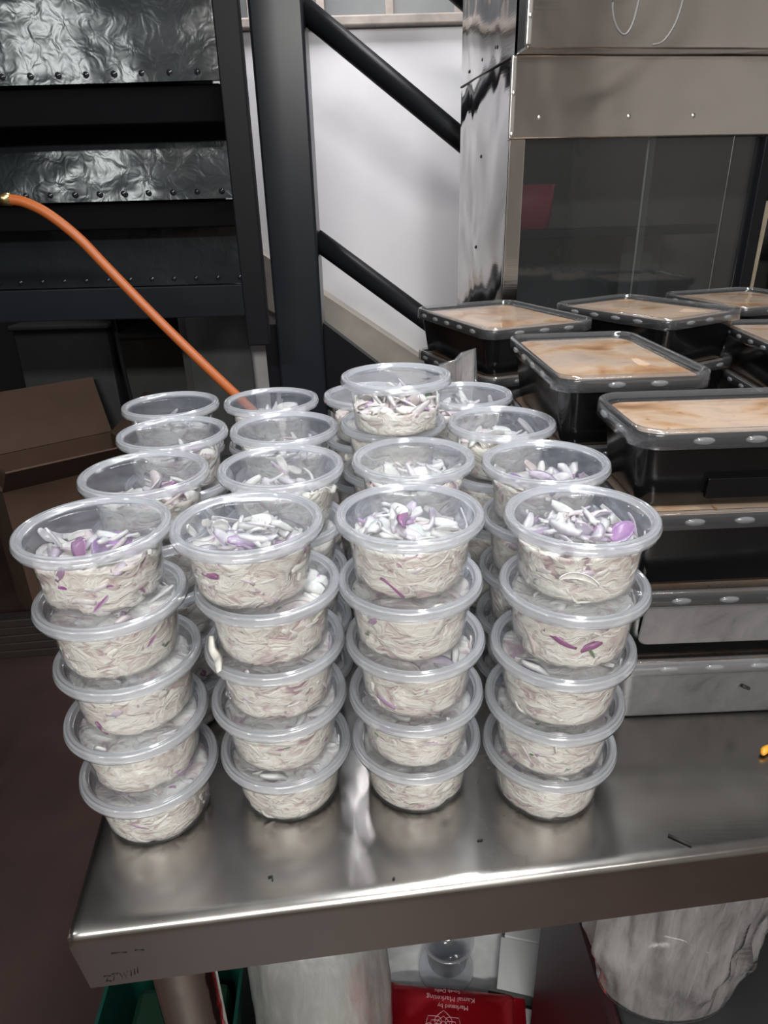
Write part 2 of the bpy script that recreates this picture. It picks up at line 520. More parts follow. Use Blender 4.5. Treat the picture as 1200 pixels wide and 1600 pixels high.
def staircase():
    t = thing('steel_staircase', 'black steel staircase with rippled glossy risers behind the orange hose', 'staircase', W(-0.75, 1.6, -0.92))
    o = Vector((-0.75, 1.6, -0.92))
    wb = lathe([(0.0005, 0.003), (0.003, 0.0025), (0.006, 0.0)], 8)
    wme = mesh('weld_bead', wb[0], wb[1], M['riser'])

    def riser(x0, x1, zb, zt, y, tilt=0.2):
        n, mrows = 60, 12
        V, Fc = [], []
        for j in range(mrows + 1):
            for i in range(n + 1):
                x = x0 + (x1 - x0) * i / n
                z = zb + (zt - zb) * j / mrows
                dy = 0.012 * fbm(x * 6, z * 9, y) * 0.35
                lean = (z - zb) * tilt
                V.append(Vector((x, y + lean + dy, z)) - o)
        for j in range(mrows):
            for i in range(n):
                a = j * (n + 1) + i
                Fc.append((a, a + 1, a + n + 2, a + n + 1))
        k = len(V)
        V += [Vector((v.x, v.y + 0.012, v.z)) for v in V[:k]]
        Fc += [tuple(q + k for q in f[::-1]) for f in Fc]
        r = link('riser', mesh('riser', V, Fc, M['riser']), t)
        q = x0 + 0.03
        while q < x1 - 0.01:
            b = link('weld_bead', wme, r, Vector((q, y, zb + 0.014)) - o)
            b.rotation_euler.x = math.radians(90)
            q += 0.052

    riser(-1.5, -0.276, 0.632, 0.80, 1.50, 0.085)
    riser(-1.5, -0.290, 0.432, 0.566, 1.60)
    riser(-1.5, -0.305, 0.249, 0.374, 1.70, 0.0)

    def bx(n, lo, hi, m=M['black'], b=0.003):
        return link(n, box_me(n, Vector(lo) - o, Vector(hi) - o, m, b), t)
    bx('tread', (-1.5, 1.52, 0.566), (-0.290, 1.70, 0.630), M['tread'])
    bx('tread', (-1.5, 1.62, 0.376), (-0.305, 1.80, 0.430), M['tread'])
    bx('tread', (-1.5, 1.50, 0.81), (-0.290, 1.66, 0.86), M['tread'])
    bx('cross_beam', (-1.5, 1.69, 0.174), (-0.285, 1.78, 0.247), M['post'])
    bx('stringer', (-0.275, 1.44, 0.15), (-0.229, 1.468, 1.35), M['black'])
    bx('stringer', (-1.55, 1.46, -0.92), (-1.5, 1.80, 1.35), M['black'])
    bx('back_plate', (-1.5, 1.80, 0.25), (-0.36, 1.81, 1.2), M['black'], 0)
    bx('support_leg', (-0.285, 1.72, -0.92), (-0.245, 1.78, 0.15), M['black'])


def railing():
    o = Vector((-0.19, 1.75, -0.92))
    t = thing('stair_railing', 'charcoal square newel post with sloping black handrails before the white wall', 'railing', W(*o))
    link('newel_post', box_me('newel_post', Vector((-0.2506, 1.694, -0.92)) - o, Vector((-0.1377, 1.806, 1.4)) - o, M['post'], 0.006), t)

    def rail(x0, z0, x1, z1, r):
        V, Fc = tube([Vector((x0, 1.75, z0)) - o, Vector((x1, 1.75, z1)) - o], r, 20)
        me = mesh('handrail', V, Fc, M['black'])
        link('handrail', me, t)
    rail(-0.1468, 0.7948, 0.8468, 0.0586, 0.0237)
    rail(-0.1468, 0.3409, 0.7, -0.288, 0.0237)
    rail(0.0226, 0.9336, 0.6774, 0.4538, 0.0237)
    V, Fc = [], []
    link('stringer', slope_prism('stringer', -0.1468 - o.x, 0.1546 - o.z - ZF, 0.7903 - o.x, -0.6018 - o.z - ZF, 0.22, 1.73 - o.y, 1.77 - o.y, M['black']), t)


staircase()
railing()


# ------------------------------------------------------------------ steel table
TA = math.radians(6.1)
TU, TV = Vector((math.cos(TA), math.sin(TA), 0)), Vector((-math.sin(math.radians(7.5)), math.cos(math.radians(7.5)), 0))
TC = Vector((-0.2105, 0.2845, ZT))


def table():
    t = thing('steel_table', 'stainless steel worktable with a rounded front edge under the salad tubs', 'table', W(TC.x, TC.y, -0.92))
    o = Vector((TC.x, TC.y, -0.92))

    def P(u, v, z):
        return TC + TU * u + TV * v + Vector((0, 0, z)) - o
    L, D, H = 1.35, 0.915, 0.054
    # top sheet with rolled front edge: profile across v, swept along u; tapered welded corner
    prof = [(D, -H), (D, 0), (0.30, 0), (0.05, 0.0), (0.0120, 0.0), (0.0105, 0.0), (0.0085, -0.00004), (0.0055, -0.0005), (0.0028, -0.0018), (0.0010, -0.0038), (0.0002, -0.0065), (0.0, -0.010), (0.0, -H), (0.014, -H), (0.014, -0.012), (D - 0.01, -0.012)]
    us = [0, 0.0006, 0.002, 0.004, 0.008, 0.02, 0.05, 0.1, 0.2, 0.3, 0.45, 0.6, 0.8, 1.0, L - 0.003, L]
    V, Fc = [], []
    n = len(prof)
    for u in us:
        drop = -0.0030 * max(0, 1 - u / 0.004) ** 2
        for v, z in prof:
            zz = z + (drop if z > -0.012 else 0)
            taper = 0.006 * max(0, (-z - 0.012) / H) if u < 0.01 else 0
            V.append(P(u + taper, v, zz))
    for i in range(len(us) - 1):
        for j in range(n - 1):
            a, b = i * n + j, i * n + j + 1
            Fc.append((a, a + n, b + n, b))
    # left apron
    k = len(V)
    for v in (0.0, D):
        V += [P(0, v, -0.003), P(0.006, v, -H), P(0.016, v, -H), P(0.016, v, -0.012)]
    Fc += [(k, k + 1, k + 5, k + 4), (k + 1, k + 2, k + 6, k + 5), (k + 2, k + 3, k + 7, k + 6)]
    k = len(V)
    V += [P(0, 0.0, -0.003), P(0.006, 0.0, -H), P(0.016, 0.014, -H), P(0.016, 0.014, -0.012)]
    Fc += [(k, k + 3, k + 2, k + 1)]
    me = mesh('table_top', V, Fc, M['table'])
    me.set_sharp_from_angle(angle=math.radians(55))
    link('table_top', me, t)
    for (u, v) in ((0.052, 0.045), (L - 0.052, 0.045), (0.052, D - 0.05), (L - 0.052, D - 0.05)):
        p0, p1 = P(u, v, -0.0125), P(u, v, -0.0125)
        p1.z = 0.0
        V, Fc = tube([p1, p1 + Vector((0, 0, 0.02)), p0], 0.0235, 24)
        lg = mesh('leg', V, Fc, M['chrome'])
        lg.set_sharp_from_angle(angle=math.radians(60))
        link('leg', lg, t)
    # scribbled black letters near the corner of the apron (marker on the steel)
    strokes = [[(0.016, -0.049), (0.018, -0.044)], [(0.015, -0.0435), (0.0195, -0.0440)], [(0.0155, -0.0485), (0.019, -0.0495)], [(0.0205, -0.049), (0.022, -0.043)], [(0.0205, -0.0425), (0.0245, -0.0425)],
               [(0.0255, -0.043), (0.0265, -0.047), (0.028, -0.043), (0.0292, -0.0468), (0.0308, -0.0418)], [(0.0325, -0.0465), (0.033, -0.041)], [(0.035, -0.0455), (0.0355, -0.040)], [(0.0372, -0.0445), (0.0376, -0.039)],
               [(0.024, -0.0215), (0.034, -0.0222)], [(0.039, -0.0212), (0.045, -0.0222)]]
    V, Fc = [], []
    for s in strokes:
        a, b = tube([P(x, -0.0003, z) for x, z in s], 0.00032, 5)
        Fc += [tuple(q + len(V) for q in f) for f in b]
        V += a
    link('pen_scribble', mesh('pen_scribble', V, Fc, M['ink']), t)['label'] = 'black marker scribble on the apron corner'


table()


# ------------------------------------------------------------------ salad tubs
H, PI = 0.0490, 0.04656
LIDP = [(0.0, H - 0.0030), (0.015, H - 0.0029), (0.030, H - 0.0030), (0.0428, H - 0.0032), (0.0438, H - 0.0029), (0.0443, H - 0.0008), (0.0449, H), (0.0458, H - 0.0001), (0.0463, H - 0.0013), (0.0474, H - 0.0014),
        (0.0479, H - 0.0004), (0.0489, H - 0.0005), (0.0496, H - 0.0019), (0.0491, H - 0.0035), (0.0500, H - 0.0041), (0.0500, H - 0.0054), (0.0495, H - 0.0060), (0.0497, H - 0.0071), (0.0490, H - 0.0072),
        (0.0488, H - 0.0045), (0.0488, H - 0.0022), (0.0480, H - 0.0014), (0.0462, H - 0.0014), (0.0452, H - 0.0016), (0.0444, H - 0.0036), (0.0430, H - 0.0040), (0.020, H - 0.0037), (0.0, H - 0.0037)]
TUBP = [(0.0, 0.0006), (0.030, 0.0004), (0.0345, 0.0), (0.0366, 0.0006), (0.0380, 0.0020), (0.0387, 0.0045), (0.0402, 0.023), (0.0420, H - 0.0085), (0.0423, H - 0.0070), (0.0445, H - 0.0062), (0.0472, H - 0.0060), (0.0482, H - 0.0045),
        (0.0480, H - 0.0032), (0.0468, H - 0.0036), (0.0462, H - 0.0052), (0.0440, H - 0.0055), (0.0416, H - 0.0066), (0.0413, H - 0.0085), (0.0396, 0.023), (0.0381, 0.0050), (0.0374, 0.0030), (0.0360, 0.0016), (0.030, 0.0012), (0.0, 0.0012)]


def inner(z):
    return 0.0378 + (0.0413 - 0.0378) * max(0, min(1, (z - 0.004) / (H - 0.0125))) - (0.0022 if z < 0.002 else 0.0008 if z < 0.004 else 0)


def lid_me():
    V, Fc, mi = lathe(LIDP, 72)
    m = [0 if (LIDP[j][0] < 0.0435 and LIDP[j + 1][0] < 0.0435) else 1 for j in mi]
    return mesh('lid', V, Fc, [M['panel'], M['rim']], True, m)


def tub_me():
    V, Fc, mi = lathe(TUBP, 72)
    return mesh('tub', V, Fc, M['tub'])


def dressing_me(seed, fill, tilt=0.0, centre=None):
    rnd = random.Random(seed)
    sx, sy = rnd.uniform(-50, 50), rnd.uniform(-50, 50)
    na, V, Fc = 56, [], []
    tops = []
    for i in range(na):
        a = 2 * math.pi * i / na
        tops.append(min(H - 0.0095, fill - tilt * math.sin(a)) + 0.006 * fbm(math.cos(a) * 1.3 + sx, math.sin(a) * 1.3 + sy, 0.3))
    rings = []
    nz = 9
    for r in (0.012, 0.026):
        rings.append([(r, 0.0014)] * na)
    for j in range(nz):
        ring = []
        for i in range(na):
            a = 2 * math.pi * i / na
            z = 0.0016 + (tops[i] - 0.0016) * j / (nz - 1)
            nn = fbm(math.cos(a) * 2.6 + sx, math.sin(a) * 2.6 + sy, z * 70)
            ring.append((inner(z) - 0.0004 - max(0, nn - 0.15) * 0.006, z))
        rings.append(ring)
    for j in range(1, 11):
        f = 1 - j / 10.5
        ring = []
        for i in range(na):
            a = 2 * math.pi * i / na
            r = inner(tops[i]) * f
            x, y = r * math.cos(a), r * math.sin(a)
            z = (tops[i] * f + fill * (1 - f) if centre is None else centre + (tops[i] - centre) * f ** 5) + 0.0045 * fbm(x * 60 + sx, y * 60 + sy, 1.7) * (1 - f ** 6) + 0.003 * (1 - f * f)
            ring.append((r, min(z, H - 0.009)))
        rings.append(ring)
    for ring in rings:
        for i in range(na):
            a = 2 * math.pi * i / na
            V.append((ring[i][0] * math.cos(a), ring[i][0] * math.sin(a), ring[i][1]))
    for j in range(len(rings) - 1):
        for i in range(na):
            i2 = (i + 1) % na
            Fc.append((j * na + i, j * na + i2, (j + 1) * na + i2, (j + 1) * na + i))
    Fc.append(tuple(range(na))[::-1])
    Fc.append(tuple((len(rings) - 1) * na + k for k in range(na)))
    return mesh('dressing', V, Fc, M['dress'])


SHADES = [((0.87, 0.86, 0.81), 40), ((0.83, 0.82, 0.76), 20), ((0.78, 0.74, 0.75), 16), ((0.66, 0.57, 0.66), 9), ((0.74, 0.64, 0.61), 8), ((0.50, 0.33, 0.50), 4), ((0.34, 0.13, 0.28), 2), ((0.16, 0.26, 0.13), 1)]


def shade(rnd):
    k = rnd.uniform(0, 100)
    for c, wgt in SHADES:
        k -= wgt
        if k <= 0:
            return c
    return SHADES[0][0]


def ribbon(V, Fc, C, pts, nrm, wid, thick, c0, c1, taper=True):
    """closed ribbon with a curved section along pts; nrm gives the outward normal at each point"""
    n0 = len(V)
    n = len(pts)
    for i, p in enumerate(pts):
        t = (pts[min(i + 1, n - 1)] - pts[max(i - 1, 0)]).normalized()
        nn = nrm[i]
        s = t.cross(nn)
        if s.length < 1e-4:
            s = t.orthogonal()
        s.normalize()
        nn = s.cross(t).normalized()
        f = (0.35 + 0.65 * math.sin(math.pi * (0.08 + 0.84 * i / (n - 1)))) if taper else 1
        wv = s * (wid * f / 2)
        th = nn * (thick / 2)
        cup = nn * (wid * f * 0.22)
        V += [p - wv - cup, p - wv * 0.55 + th, p + wv * 0.55 + th, p + wv - cup, p + wv * 0.5 - th, p - wv * 0.5 - th]
        C += [c1, c0, c0, c1, c0, c0]
    for i in range(n - 1):
        for k in range(6):
            k2 = (k + 1) % 6
            Fc.append((n0 + i * 6 + k, n0 + i * 6 + k2, n0 + (i + 1) * 6 + k2, n0 + (i + 1) * 6 + k))
    Fc.append(tuple(n0 + q for q in (5, 4, 3, 2, 1, 0)))
    e = n0 + (n - 1) * 6
    Fc.append(tuple(e + q for q in range(6)))


def clampp(p, m=0.0011):
    p.z = max(0.0022, min(p.z, H - 0.0048))
    r = math.hypot(p.x, p.y)
    R = inner(min(p.z, H - 0.012)) - m
    if r > R:
        p.x *= R / r
        p.y *= R / r
    return p


def shreds_me(seed, fill, nwall, ntop, heap=(0, 0), hh=0.009):
    rnd = random.Random(seed * 7 + 1)
    V, Fc, C = [], [], []
    nwall, ntop = int(nwall * 0.62), int(ntop * 0.62)
    for _ in range(nwall):
        a, z = rnd.uniform(0, 2 * math.pi), rnd.triangular(0.004, fill + 0.006, fill * 0.75)
        ln, tau, cv = rnd.uniform(0.008, 0.026), rnd.gauss(0, 0.55), rnd.uniform(-45, 45)
        if rnd.random() < 0.25:
            tau = rnd.uniform(-1.4, 1.4)
        c = shade(rnd)
        edge = c if rnd.random() < 0.6 else tuple(x * f for x, f in zip(c, (0.80, 0.70, 0.80)))
        pts, nm = [], []
        dep = rnd.uniform(0.0006, 0.0020)
        aa, zz, th = a, z, tau
        for i in range(8):
            r = inner(zz) - dep - 0.0004 * math.sin(i)
            pts.append(clampp(Vector((r * math.cos(aa), r * math.sin(aa), zz)), 0.0006))
            nm.append(Vector((math.cos(aa), math.sin(aa), 0)))
            aa += ln / 7 * math.cos(th) / r
            zz += ln / 7 * math.sin(th)
            th += cv * ln / 7
        ribbon(V, Fc, C, pts, nm, rnd.choice((0.002, 0.003, 0.0045, 0.006, 0.0075)), 0.0011, c, edge)
    for _ in range(ntop):
        rr, a = 0.036 * math.sqrt(rnd.random()), rnd.uniform(0, 2 * math.pi)
        if rnd.random() < 0.55:
            x, y = heap[0] + rnd.gauss(0, 0.012), heap[1] + rnd.gauss(0, 0.012)
        else:
            x, y = rr * math.cos(a), rr * math.sin(a)
        d = math.hypot(x - heap[0], y - heap[1])
        z = fill + 0.001 + hh * math.exp(-(d / 0.017) ** 2) * rnd.random() + rnd.uniform(-0.001, 0.003)
        ln, curl = rnd.uniform(0.012, 0.026), rnd.uniform(10, 70) * rnd.choice((-1, 1))
        yaw, pit = rnd.uniform(0, 2 * math.pi), rnd.gauss(0, 0.35)
        c = shade(rnd)
        edge = c if rnd.random() < 0.55 else tuple(q * f for q, f in zip(c, (0.78, 0.66, 0.78)))
        p = Vector((x, y, z)) - Vector((math.cos(yaw), math.sin(yaw), 0)) * ln / 2
        pts, nm = [], []
        tilt = Vector((rnd.gauss(0, 0.9), rnd.gauss(0, 0.9), 1)).normalized()
        for i in range(8):
            pts.append(clampp(p.copy()))
            nm.append(tilt)
            p = p + Vector((math.cos(yaw) * math.cos(pit), math.sin(yaw) * math.cos(pit), math.sin(pit))) * (ln / 7)
            yaw += curl * ln / 7
            pit -= 6.0 * ln / 7
        ribbon(V, Fc, C, pts, nm, rnd.choice((0.003, 0.0045, 0.006, 0.008, 0.010, 0.012)), 0.0016, c, edge)
    return mesh('onion_shreds', V, Fc, M['onion'], True, None, C)


def petal_me(length, width, curl, c0, c1, cup=0.35):
    """a single larger onion slice: curved, cupped sheet with thickness"""
    V, Fc, C = [], [], []
    nu, nv = 10, 6
    for side in (0, 1):
        for i in range(nu + 1):
            s = (i / nu - 0.5) * length
            wv = width * (0.25 + 0.75 * math.sin(math.pi * (0.06 + 0.88 * i / nu)))
            for j in range(nv + 1):
                q = (j / nv - 0.5)
                x = math.sin(s * curl) / curl if curl else s
                z = (math.cos(s * curl) - 1) / curl if curl else 0
                z -= cup * wv * (2 * q) ** 2 * 0.5
                V.append(Vector((x, q * wv, z - side * 0.0012)))
                e = abs(2 * q)
                C.append(tuple(c0[k] * (1 - e) + c1[k] * e for k in range(3)))
    k = (nu + 1) * (nv + 1)
    for i in range(nu):
        for j in range(nv):
            a = i * (nv + 1) + j
            Fc.append((a, a + nv + 1, a + nv + 2, a + 1))
            Fc.append((k + a, k + a + 1, k + a + nv + 2, k + a + nv + 1))
    rim = [i * (nv + 1) for i in range(nu + 1)] + [nu * (nv + 1) + j for j in range(1, nv + 1)] + [i * (nv + 1) + nv for i in range(nu - 1, -1, -1)] + [j for j in range(nv - 1, 0, -1)]
    for i in range(len(rim)):
        a, b = rim[i], rim[(i + 1) % len(rim)]
        Fc.append((a, b, b + k, a + k))
    return mesh('onion_slice', V, Fc, M['onion'], True, None, C)


LID, TUB = lid_me(), tub_me()
FRONTXY = {(1, 5): (-0.1905, 0.4032), (1, 4): (-0.1852, 0.3968), (1, 3): (-0.1814, 0.3957), (1, 2): (-0.182, 0.3898), (1, 1): (-0.1798, 0.3872), (2, 5): (-0.0899, 0.4051), (2, 4): (-0.081, 0.4069), (2, 3): (-0.0805, 0.4073),
           (2, 2): (-0.0813, 0.4062), (2, 1): (-0.08, 0.4047), (3, 5): (0.017, 0.4121), (3, 4): (0.0168, 0.408), (3, 3): (0.0199, 0.4066), (3, 2): (0.0202, 0.4067), (3, 1): (0.0203, 0.4095),
           (4, 5): (0.1286, 0.4013), (4, 4): (0.1261, 0.3952), (4, 3): (0.1219, 0.3931), (4, 2): (0.1202, 0.3947), (4, 1): (0.1208, 0.3984)}
BACKXY = {(2, 1): (-0.1871, 0.5005), (2, 2): (-0.0808, 0.5070), (2, 3): (0.0248, 0.518), (2, 4): (0.128, 0.5015), (3, 1): (-0.1926, 0.6020), (3, 2): (-0.0906, 0.6085), (3, 3): (0.0105, 0.6195), (3, 4): (0.1112, 0.6074),
          (4, 1): (-0.221, 0.6997), (4, 2): (-0.1161, 0.706), (4, 3): (-0.012, 0.7195), (4, 4): (0.0899, 0.7091)}
ROWN = {1: 'front-row', 2: 'second-row', 3: 'third-row', 4: 'back-row'}
COLN = {1: "at the table's left edge", 2: "second from the table's left edge", 3: "third from the table's left edge", 4: 'beside the black trays'}
LEVN = {1: 'bottom', 2: 'second-lowest', 3: 'middle', 4: 'second-highest', 5: 'topmost', 6: 'extra sixth'}
VAR = []
for k in range(12):
    fl = [0.038, 0.037, 0.0395, 0.036, 0.038, 0.040, 0.037, 0.039, 0.036, 0.038, 0.035, 0.037][k]
    VAR.append((dressing_me(100 + k, fl), shreds_me(200 + k, fl - 0.002, 44, 36, (0.01 * math.cos(k), 0.01 * math.sin(k)), 0.005)))
TOPV = {  # the uppermost tubs are seen through their lids: fuller and heaped on one side
    (1, 1): (0.027, 70, 60, (0.008, -0.006), 0.010), (1, 2): (0.028, 70, 120, (0.006, 0.002), 0.019), (1, 3): (0.028, 70, 130, (-0.010, 0.003), 0.020), (1, 4): (0.028, 60, 160, (0.004, 0.003), 0.021),
    (2, 1): (0.024, 50, 55, (0.014, 0.0), 0.009), (2, 2): (0.024, 50, 55, (0.008, 0.0), 0.011), (2, 3): (0.026, 50, 80, (0.012, -0.004), 0.012), (2, 4): (0.027, 50, 90, (0.006, -0.006), 0.012),
    (3, 1): (0.022, 40, 36, (0.016, -0.006), 0.009), (3, 2): (0.023, 40, 40, (0.004, -0.006), 0.010), (3, 4): (0.026, 40, 60, (-0.006, 0.0), 0.010),
    (4, 1): (0.021, 40, 34, (0.0, 0.0), 0.008), (4, 2): (0.027, 40, 80, (0.008, 0.0), 0.012), (4, 3): (0.025, 40, 60, (0, 0), 0.010), (4, 4): (0.025, 40, 60, (0, 0), 0.010), (3, 6): (0.017, 70, 150, (0, 0), 0.022)}


def salad_tub(row, col, lev, idx):
    if row == 1:
        x, y = FRONTXY[(col, lev)]
    else:
        rj = random.Random(row * 100 + col * 10 + lev)
        x, y = BACKXY[(row, col)]
        j = 0.0 if lev >= 5 else 0.0006
        x, y = x + rj.uniform(-j, j), y + rj.uniform(-j, j)
    z = PI * lev - H
    lab = '%s clear lidded onion salad tub in the %s stack %s' % (LEVN[lev], ROWN[row], COLN[col])
    if lev == 6:
        lab = 'extra sixth salad tub standing on the third-row stack, before the white wall'
    t = thing('salad_tub', lab, 'salad tub', W(x, y, z + (lev - 1) * 0.0), random.Random(idx).uniform(-0.3, 0.3) if lev >= 5 else random.Random(idx).uniform(0, 6.28), 'stacked tubs of onion salad')
    key = (row, col) if lev == 5 else (row, 6) if lev == 6 else None
    if lev == 6:
        key = (3, 6)
    if key in TOPV:
        fl, nw, nt_, hp, hh = TOPV[key]
        dm, sm = dressing_me(500 + idx, fl + 0.003, 0.0075 if lev == 5 else 0.0, fl - 0.002), shreds_me(600 + idx, fl, nw, nt_, hp, hh)
    else:
        dm, sm = VAR[(idx * 5 + row) % 12]
    link('tub', TUB, t)
    link('dressing', dm, t)
    s = link('onion_shreds', sm, t)
    s['kind'] = 'stuff'
    link('lid', LID, t)
    return t


TUBS = {}
idx = 0
for row in range(1, 5):
    for col in range(1, 5):
        for lev in range(1, 6):
            TUBS[(row, col, lev)] = salad_tub(row, col, lev, idx)
            idx += 1
TUBS[(3, 3, 6)] = salad_tub(3, 3, 6, idx)
BACK6 = TUBS[(3, 3, 6)]
BACK6.location = W(0.014, 0.6045, 0.279 - H)


def slice_in(key, me, loc, rot, label=None):
    t = TUBS[key]
    o = link('onion_slice', me, t, Matrix.Rotation(-t.rotation_euler.z, 3, 'Z') @ Vector(loc))
    o.rotation_euler = (rot[0], rot[1], rot[2] - t.rotation_euler.z)
    if label:
        o['label'] = label


PUR, LIL, WHT, MAG = (0.36, 0.16, 0.42), (0.66, 0.56, 0.68), (0.86, 0.85, 0.82), (0.30, 0.07, 0.24)
slice_in((1, 1, 5), petal_me(0.034, 0.030, 45, PUR, (0.50, 0.34, 0.55), 0.5), (0.012, 0.004, 0.0375), (0.25, 0.15, 0.2), 'large purple onion slice')
slice_in((1, 1, 5), petal_me(0.024, 0.008, 20, LIL, WHT, 0.4), (-0.027, 0.004, 0.037), (0.3, 1.2, 1.2), 'pale upright onion strip')
slice_in((1, 1, 5), petal_me(0.016, 0.0045, 30, MAG, PUR, 0.4), (-0.004, -0.0385, 0.024), (1.35, 0.05, 0.1), 'purple onion strip')
slice_in((1, 1, 5), petal_me(0.018, 0.004, 20, MAG, LIL, 0.4), (0.024, -0.0305, 0.021), (1.3, 0.2, 0.75), 'purple onion strip')
slice_in((1, 1, 5), petal_me(0.018, 0.004, 20, MAG, LIL, 0.4), (0.012, -0.0365, 0.012), (1.3, -0.8, 0.35), 'purple onion strip')
slice_in((1, 2, 5), petal_me(0.022, 0.013, 40, WHT, LIL, 0.5), (-0.014, 0.0, 0.037), (0.5, 0.9, 0.6))
slice_in((1, 2, 5), petal_me(0.022, 0.014, 60, WHT, WHT, 0.5), (0.010, 0.003, 0.0395), (0.8, -0.5, 0.3))
slice_in((1, 2, 5), petal_me(0.022, 0.009, 30, LIL, PUR, 0.5), (-0.002, -0.006, 0.037), (0.7, 0.2, 0.2), 'lilac onion slice')
slice_in((1, 3, 5), petal_me(0.026, 0.012, 30, WHT, WHT, 0.5), (-0.013, 0.004, 0.0385), (0.9, 0.5, 1.2))
slice_in((1, 3, 5), petal_me(0.018, 0.012, 40, (0.72, 0.80, 0.72), WHT, 0.5), (0.006, -0.004, 0.036), (0.6, 0.3, 0.1))
slice_in((1, 3, 5), petal_me(0.012, 0.006, 40, PUR, LIL, 0.5), (-0.004, 0.010, 0.040), (0.6, 0.3, 0.1), 'small purple onion slice')
slice_in((1, 4, 5), petal_me(0.020, 0.013, 40, (0.46, 0.22, 0.46), PUR, 0.4), (0.026, -0.006, 0.0385), (0.5, -0.4, 0.5), 'purple onion slice')
slice_in((1, 4, 5), petal_me(0.026, 0.006, 30, WHT, WHT, 0.4), (0.022, 0.018, 0.039), (0.6, 0.8, 1.4))
slice_in((1, 4, 5), petal_me(0.030, 0.0045, 75, (0.84, 0.83, 0.76), WHT, 0.3), (-0.010, -0.0375, 0.024), (-1.45, 0.1, -0.2), 'curled pale onion ring')
slice_in((1, 4, 4), petal_me(0.020, 0.006, 35, MAG, PUR, 0.4), (-0.010, -0.0375, 0.030), (1.3, 0.75, -0.25), 'purple onion strip')
slice_in((1, 1, 4), petal_me(0.016, 0.004, 25, MAG, LIL, 0.4), (0.030, -0.025, 0.024), (1.25, -0.6, 0.85), 'purple onion strip')
slice_in((1, 2, 2), petal_me(0.009, 0.006, 25, MAG, LIL, 0.4), (0.002, -0.0395, 0.027), (1.4, 0.1, 0.0), 'purple onion bit')
slice_in((2, 4, 5), petal_me(0.014, 0.010, 40, (0.42, 0.22, 0.46), PUR, 0.4), (-0.022, -0.004, 0.0365), (0.5, 0.4, 0.4), 'purple onion slice')
slice_in((2, 3, 5), petal_me(0.020, 0.014, 40, (0.82, 0.84, 0.74), WHT, 0.4), (-0.016, -0.004, 0.038), (0.8, 0.6, 0.6))
slice_in((2, 3, 5), petal_me(0.030, 0.013, 35, WHT, WHT, 0.5), (0.012, -0.004, 0.0385), (0.4, 0.2, 0.3))
slice_in((4, 2, 5), petal_me(0.034, 0.015, 30, (0.78, 0.77, 0.70), WHT, 0.5), (0.010, 0.004, 0.039), (0.6, -0.25, 0.1))


def scraps():
    # onion scrap hanging over the rim of the middle tub, second front stack
    V, Fc, C = [], [], []
    x, y = FRONTXY[(2, 3)]
    zt = PI * 3
    pts = [Vector((x - 0.0405, y - 0.017, zt + 0.012)), Vector((x - 0.0400, y - 0.022, zt + 0.0045)), Vector((x - 0.036, y - 0.027, zt + 0.001)), Vector((x - 0.034, y - 0.033, zt + 0.0012)), Vector((x - 0.032, y - 0.0395, zt - 0.0015))]
    pts = smooth_path(pts, 3)
    ribbon(V, Fc, C, pts, [Vector((-0.5, -0.6, 0.6))] * len(pts), 0.008, 0.0012, (0.86, 0.85, 0.78), (0.84, 0.82, 0.76))
    o = link('onion_scrap', mesh('onion_scrap', [W(*v) for v in V], Fc, M['onion'], True, None, C))
    tag(o, 'white onion scrap draped over the rim of a middle front-row lid', 'food scrap')

    def fleck(pts, r, mat, label, seg=6, name='food_scrap'):
        V, Fc = tube([W(*p) for p in pts], r, seg)
        tag(link(name, mesh(name, V, Fc, mat)), label, 'food scrap')
    z = ZT + 0.0012
    fleck([(0.199, 0.3475, z), (0.212, 0.338, z)], 0.0011, M['char'], 'thin black charred stick lying on the steel near the front edge')
    z = ZT + 0.0008
    fleck([(-0.0868, 0.3225, z), (-0.0840, 0.3235, z), (-0.0835, 0.3205, z)], 0.0006, M['char'], 'tiny bent black crumb on the steel before the second front stack')
    fleck([(-0.001, 0.3185, z), (0.0005, 0.3195, z)], 0.0007, M['char'], 'tiny black crumb on the steel before the third front stack')
    fleck([(0.0610, 0.3475, z), (0.0650, 0.3480, z)], 0.0006, M['char'], 'tiny dark crumb on the steel before the gap beside the tray-side stack')
    z = ZT + 0.004
    P = [(0.3040, 0.4200, z - 0.001), (0.3075, 0.4235, z), (0.3120, 0.4260, z), (0.3170, 0.4270, z - 0.001)]
    V, Fc = tube(smooth_path([W(*p) for p in P], 4), [0.0012, 0.002, 0.0026, 0.003, 0.0032, 0.0032, 0.003, 0.003, 0.0028, 0.0026, 0.0024, 0.002, 0.0012], 8)
    tag(link('food_scrap', mesh('food_scrap', V, Fc, M['orange'])), 'small orange food scrap on the steel before the stacked trays', 'food scrap')


scraps()

# ------------------------------------------------------------------ black rectangular trays with clear lids
TABV = lathe([(0.0, 0.0018), (0.0014, 0.0016), (0.0024, 0.0009), (0.0028, -0.0005)], 14)
TAB = mesh('grip_tab', [(v[0] * 2.9, v[1], v[2]) for v in TABV[0]], TABV[1], M['ttab'])


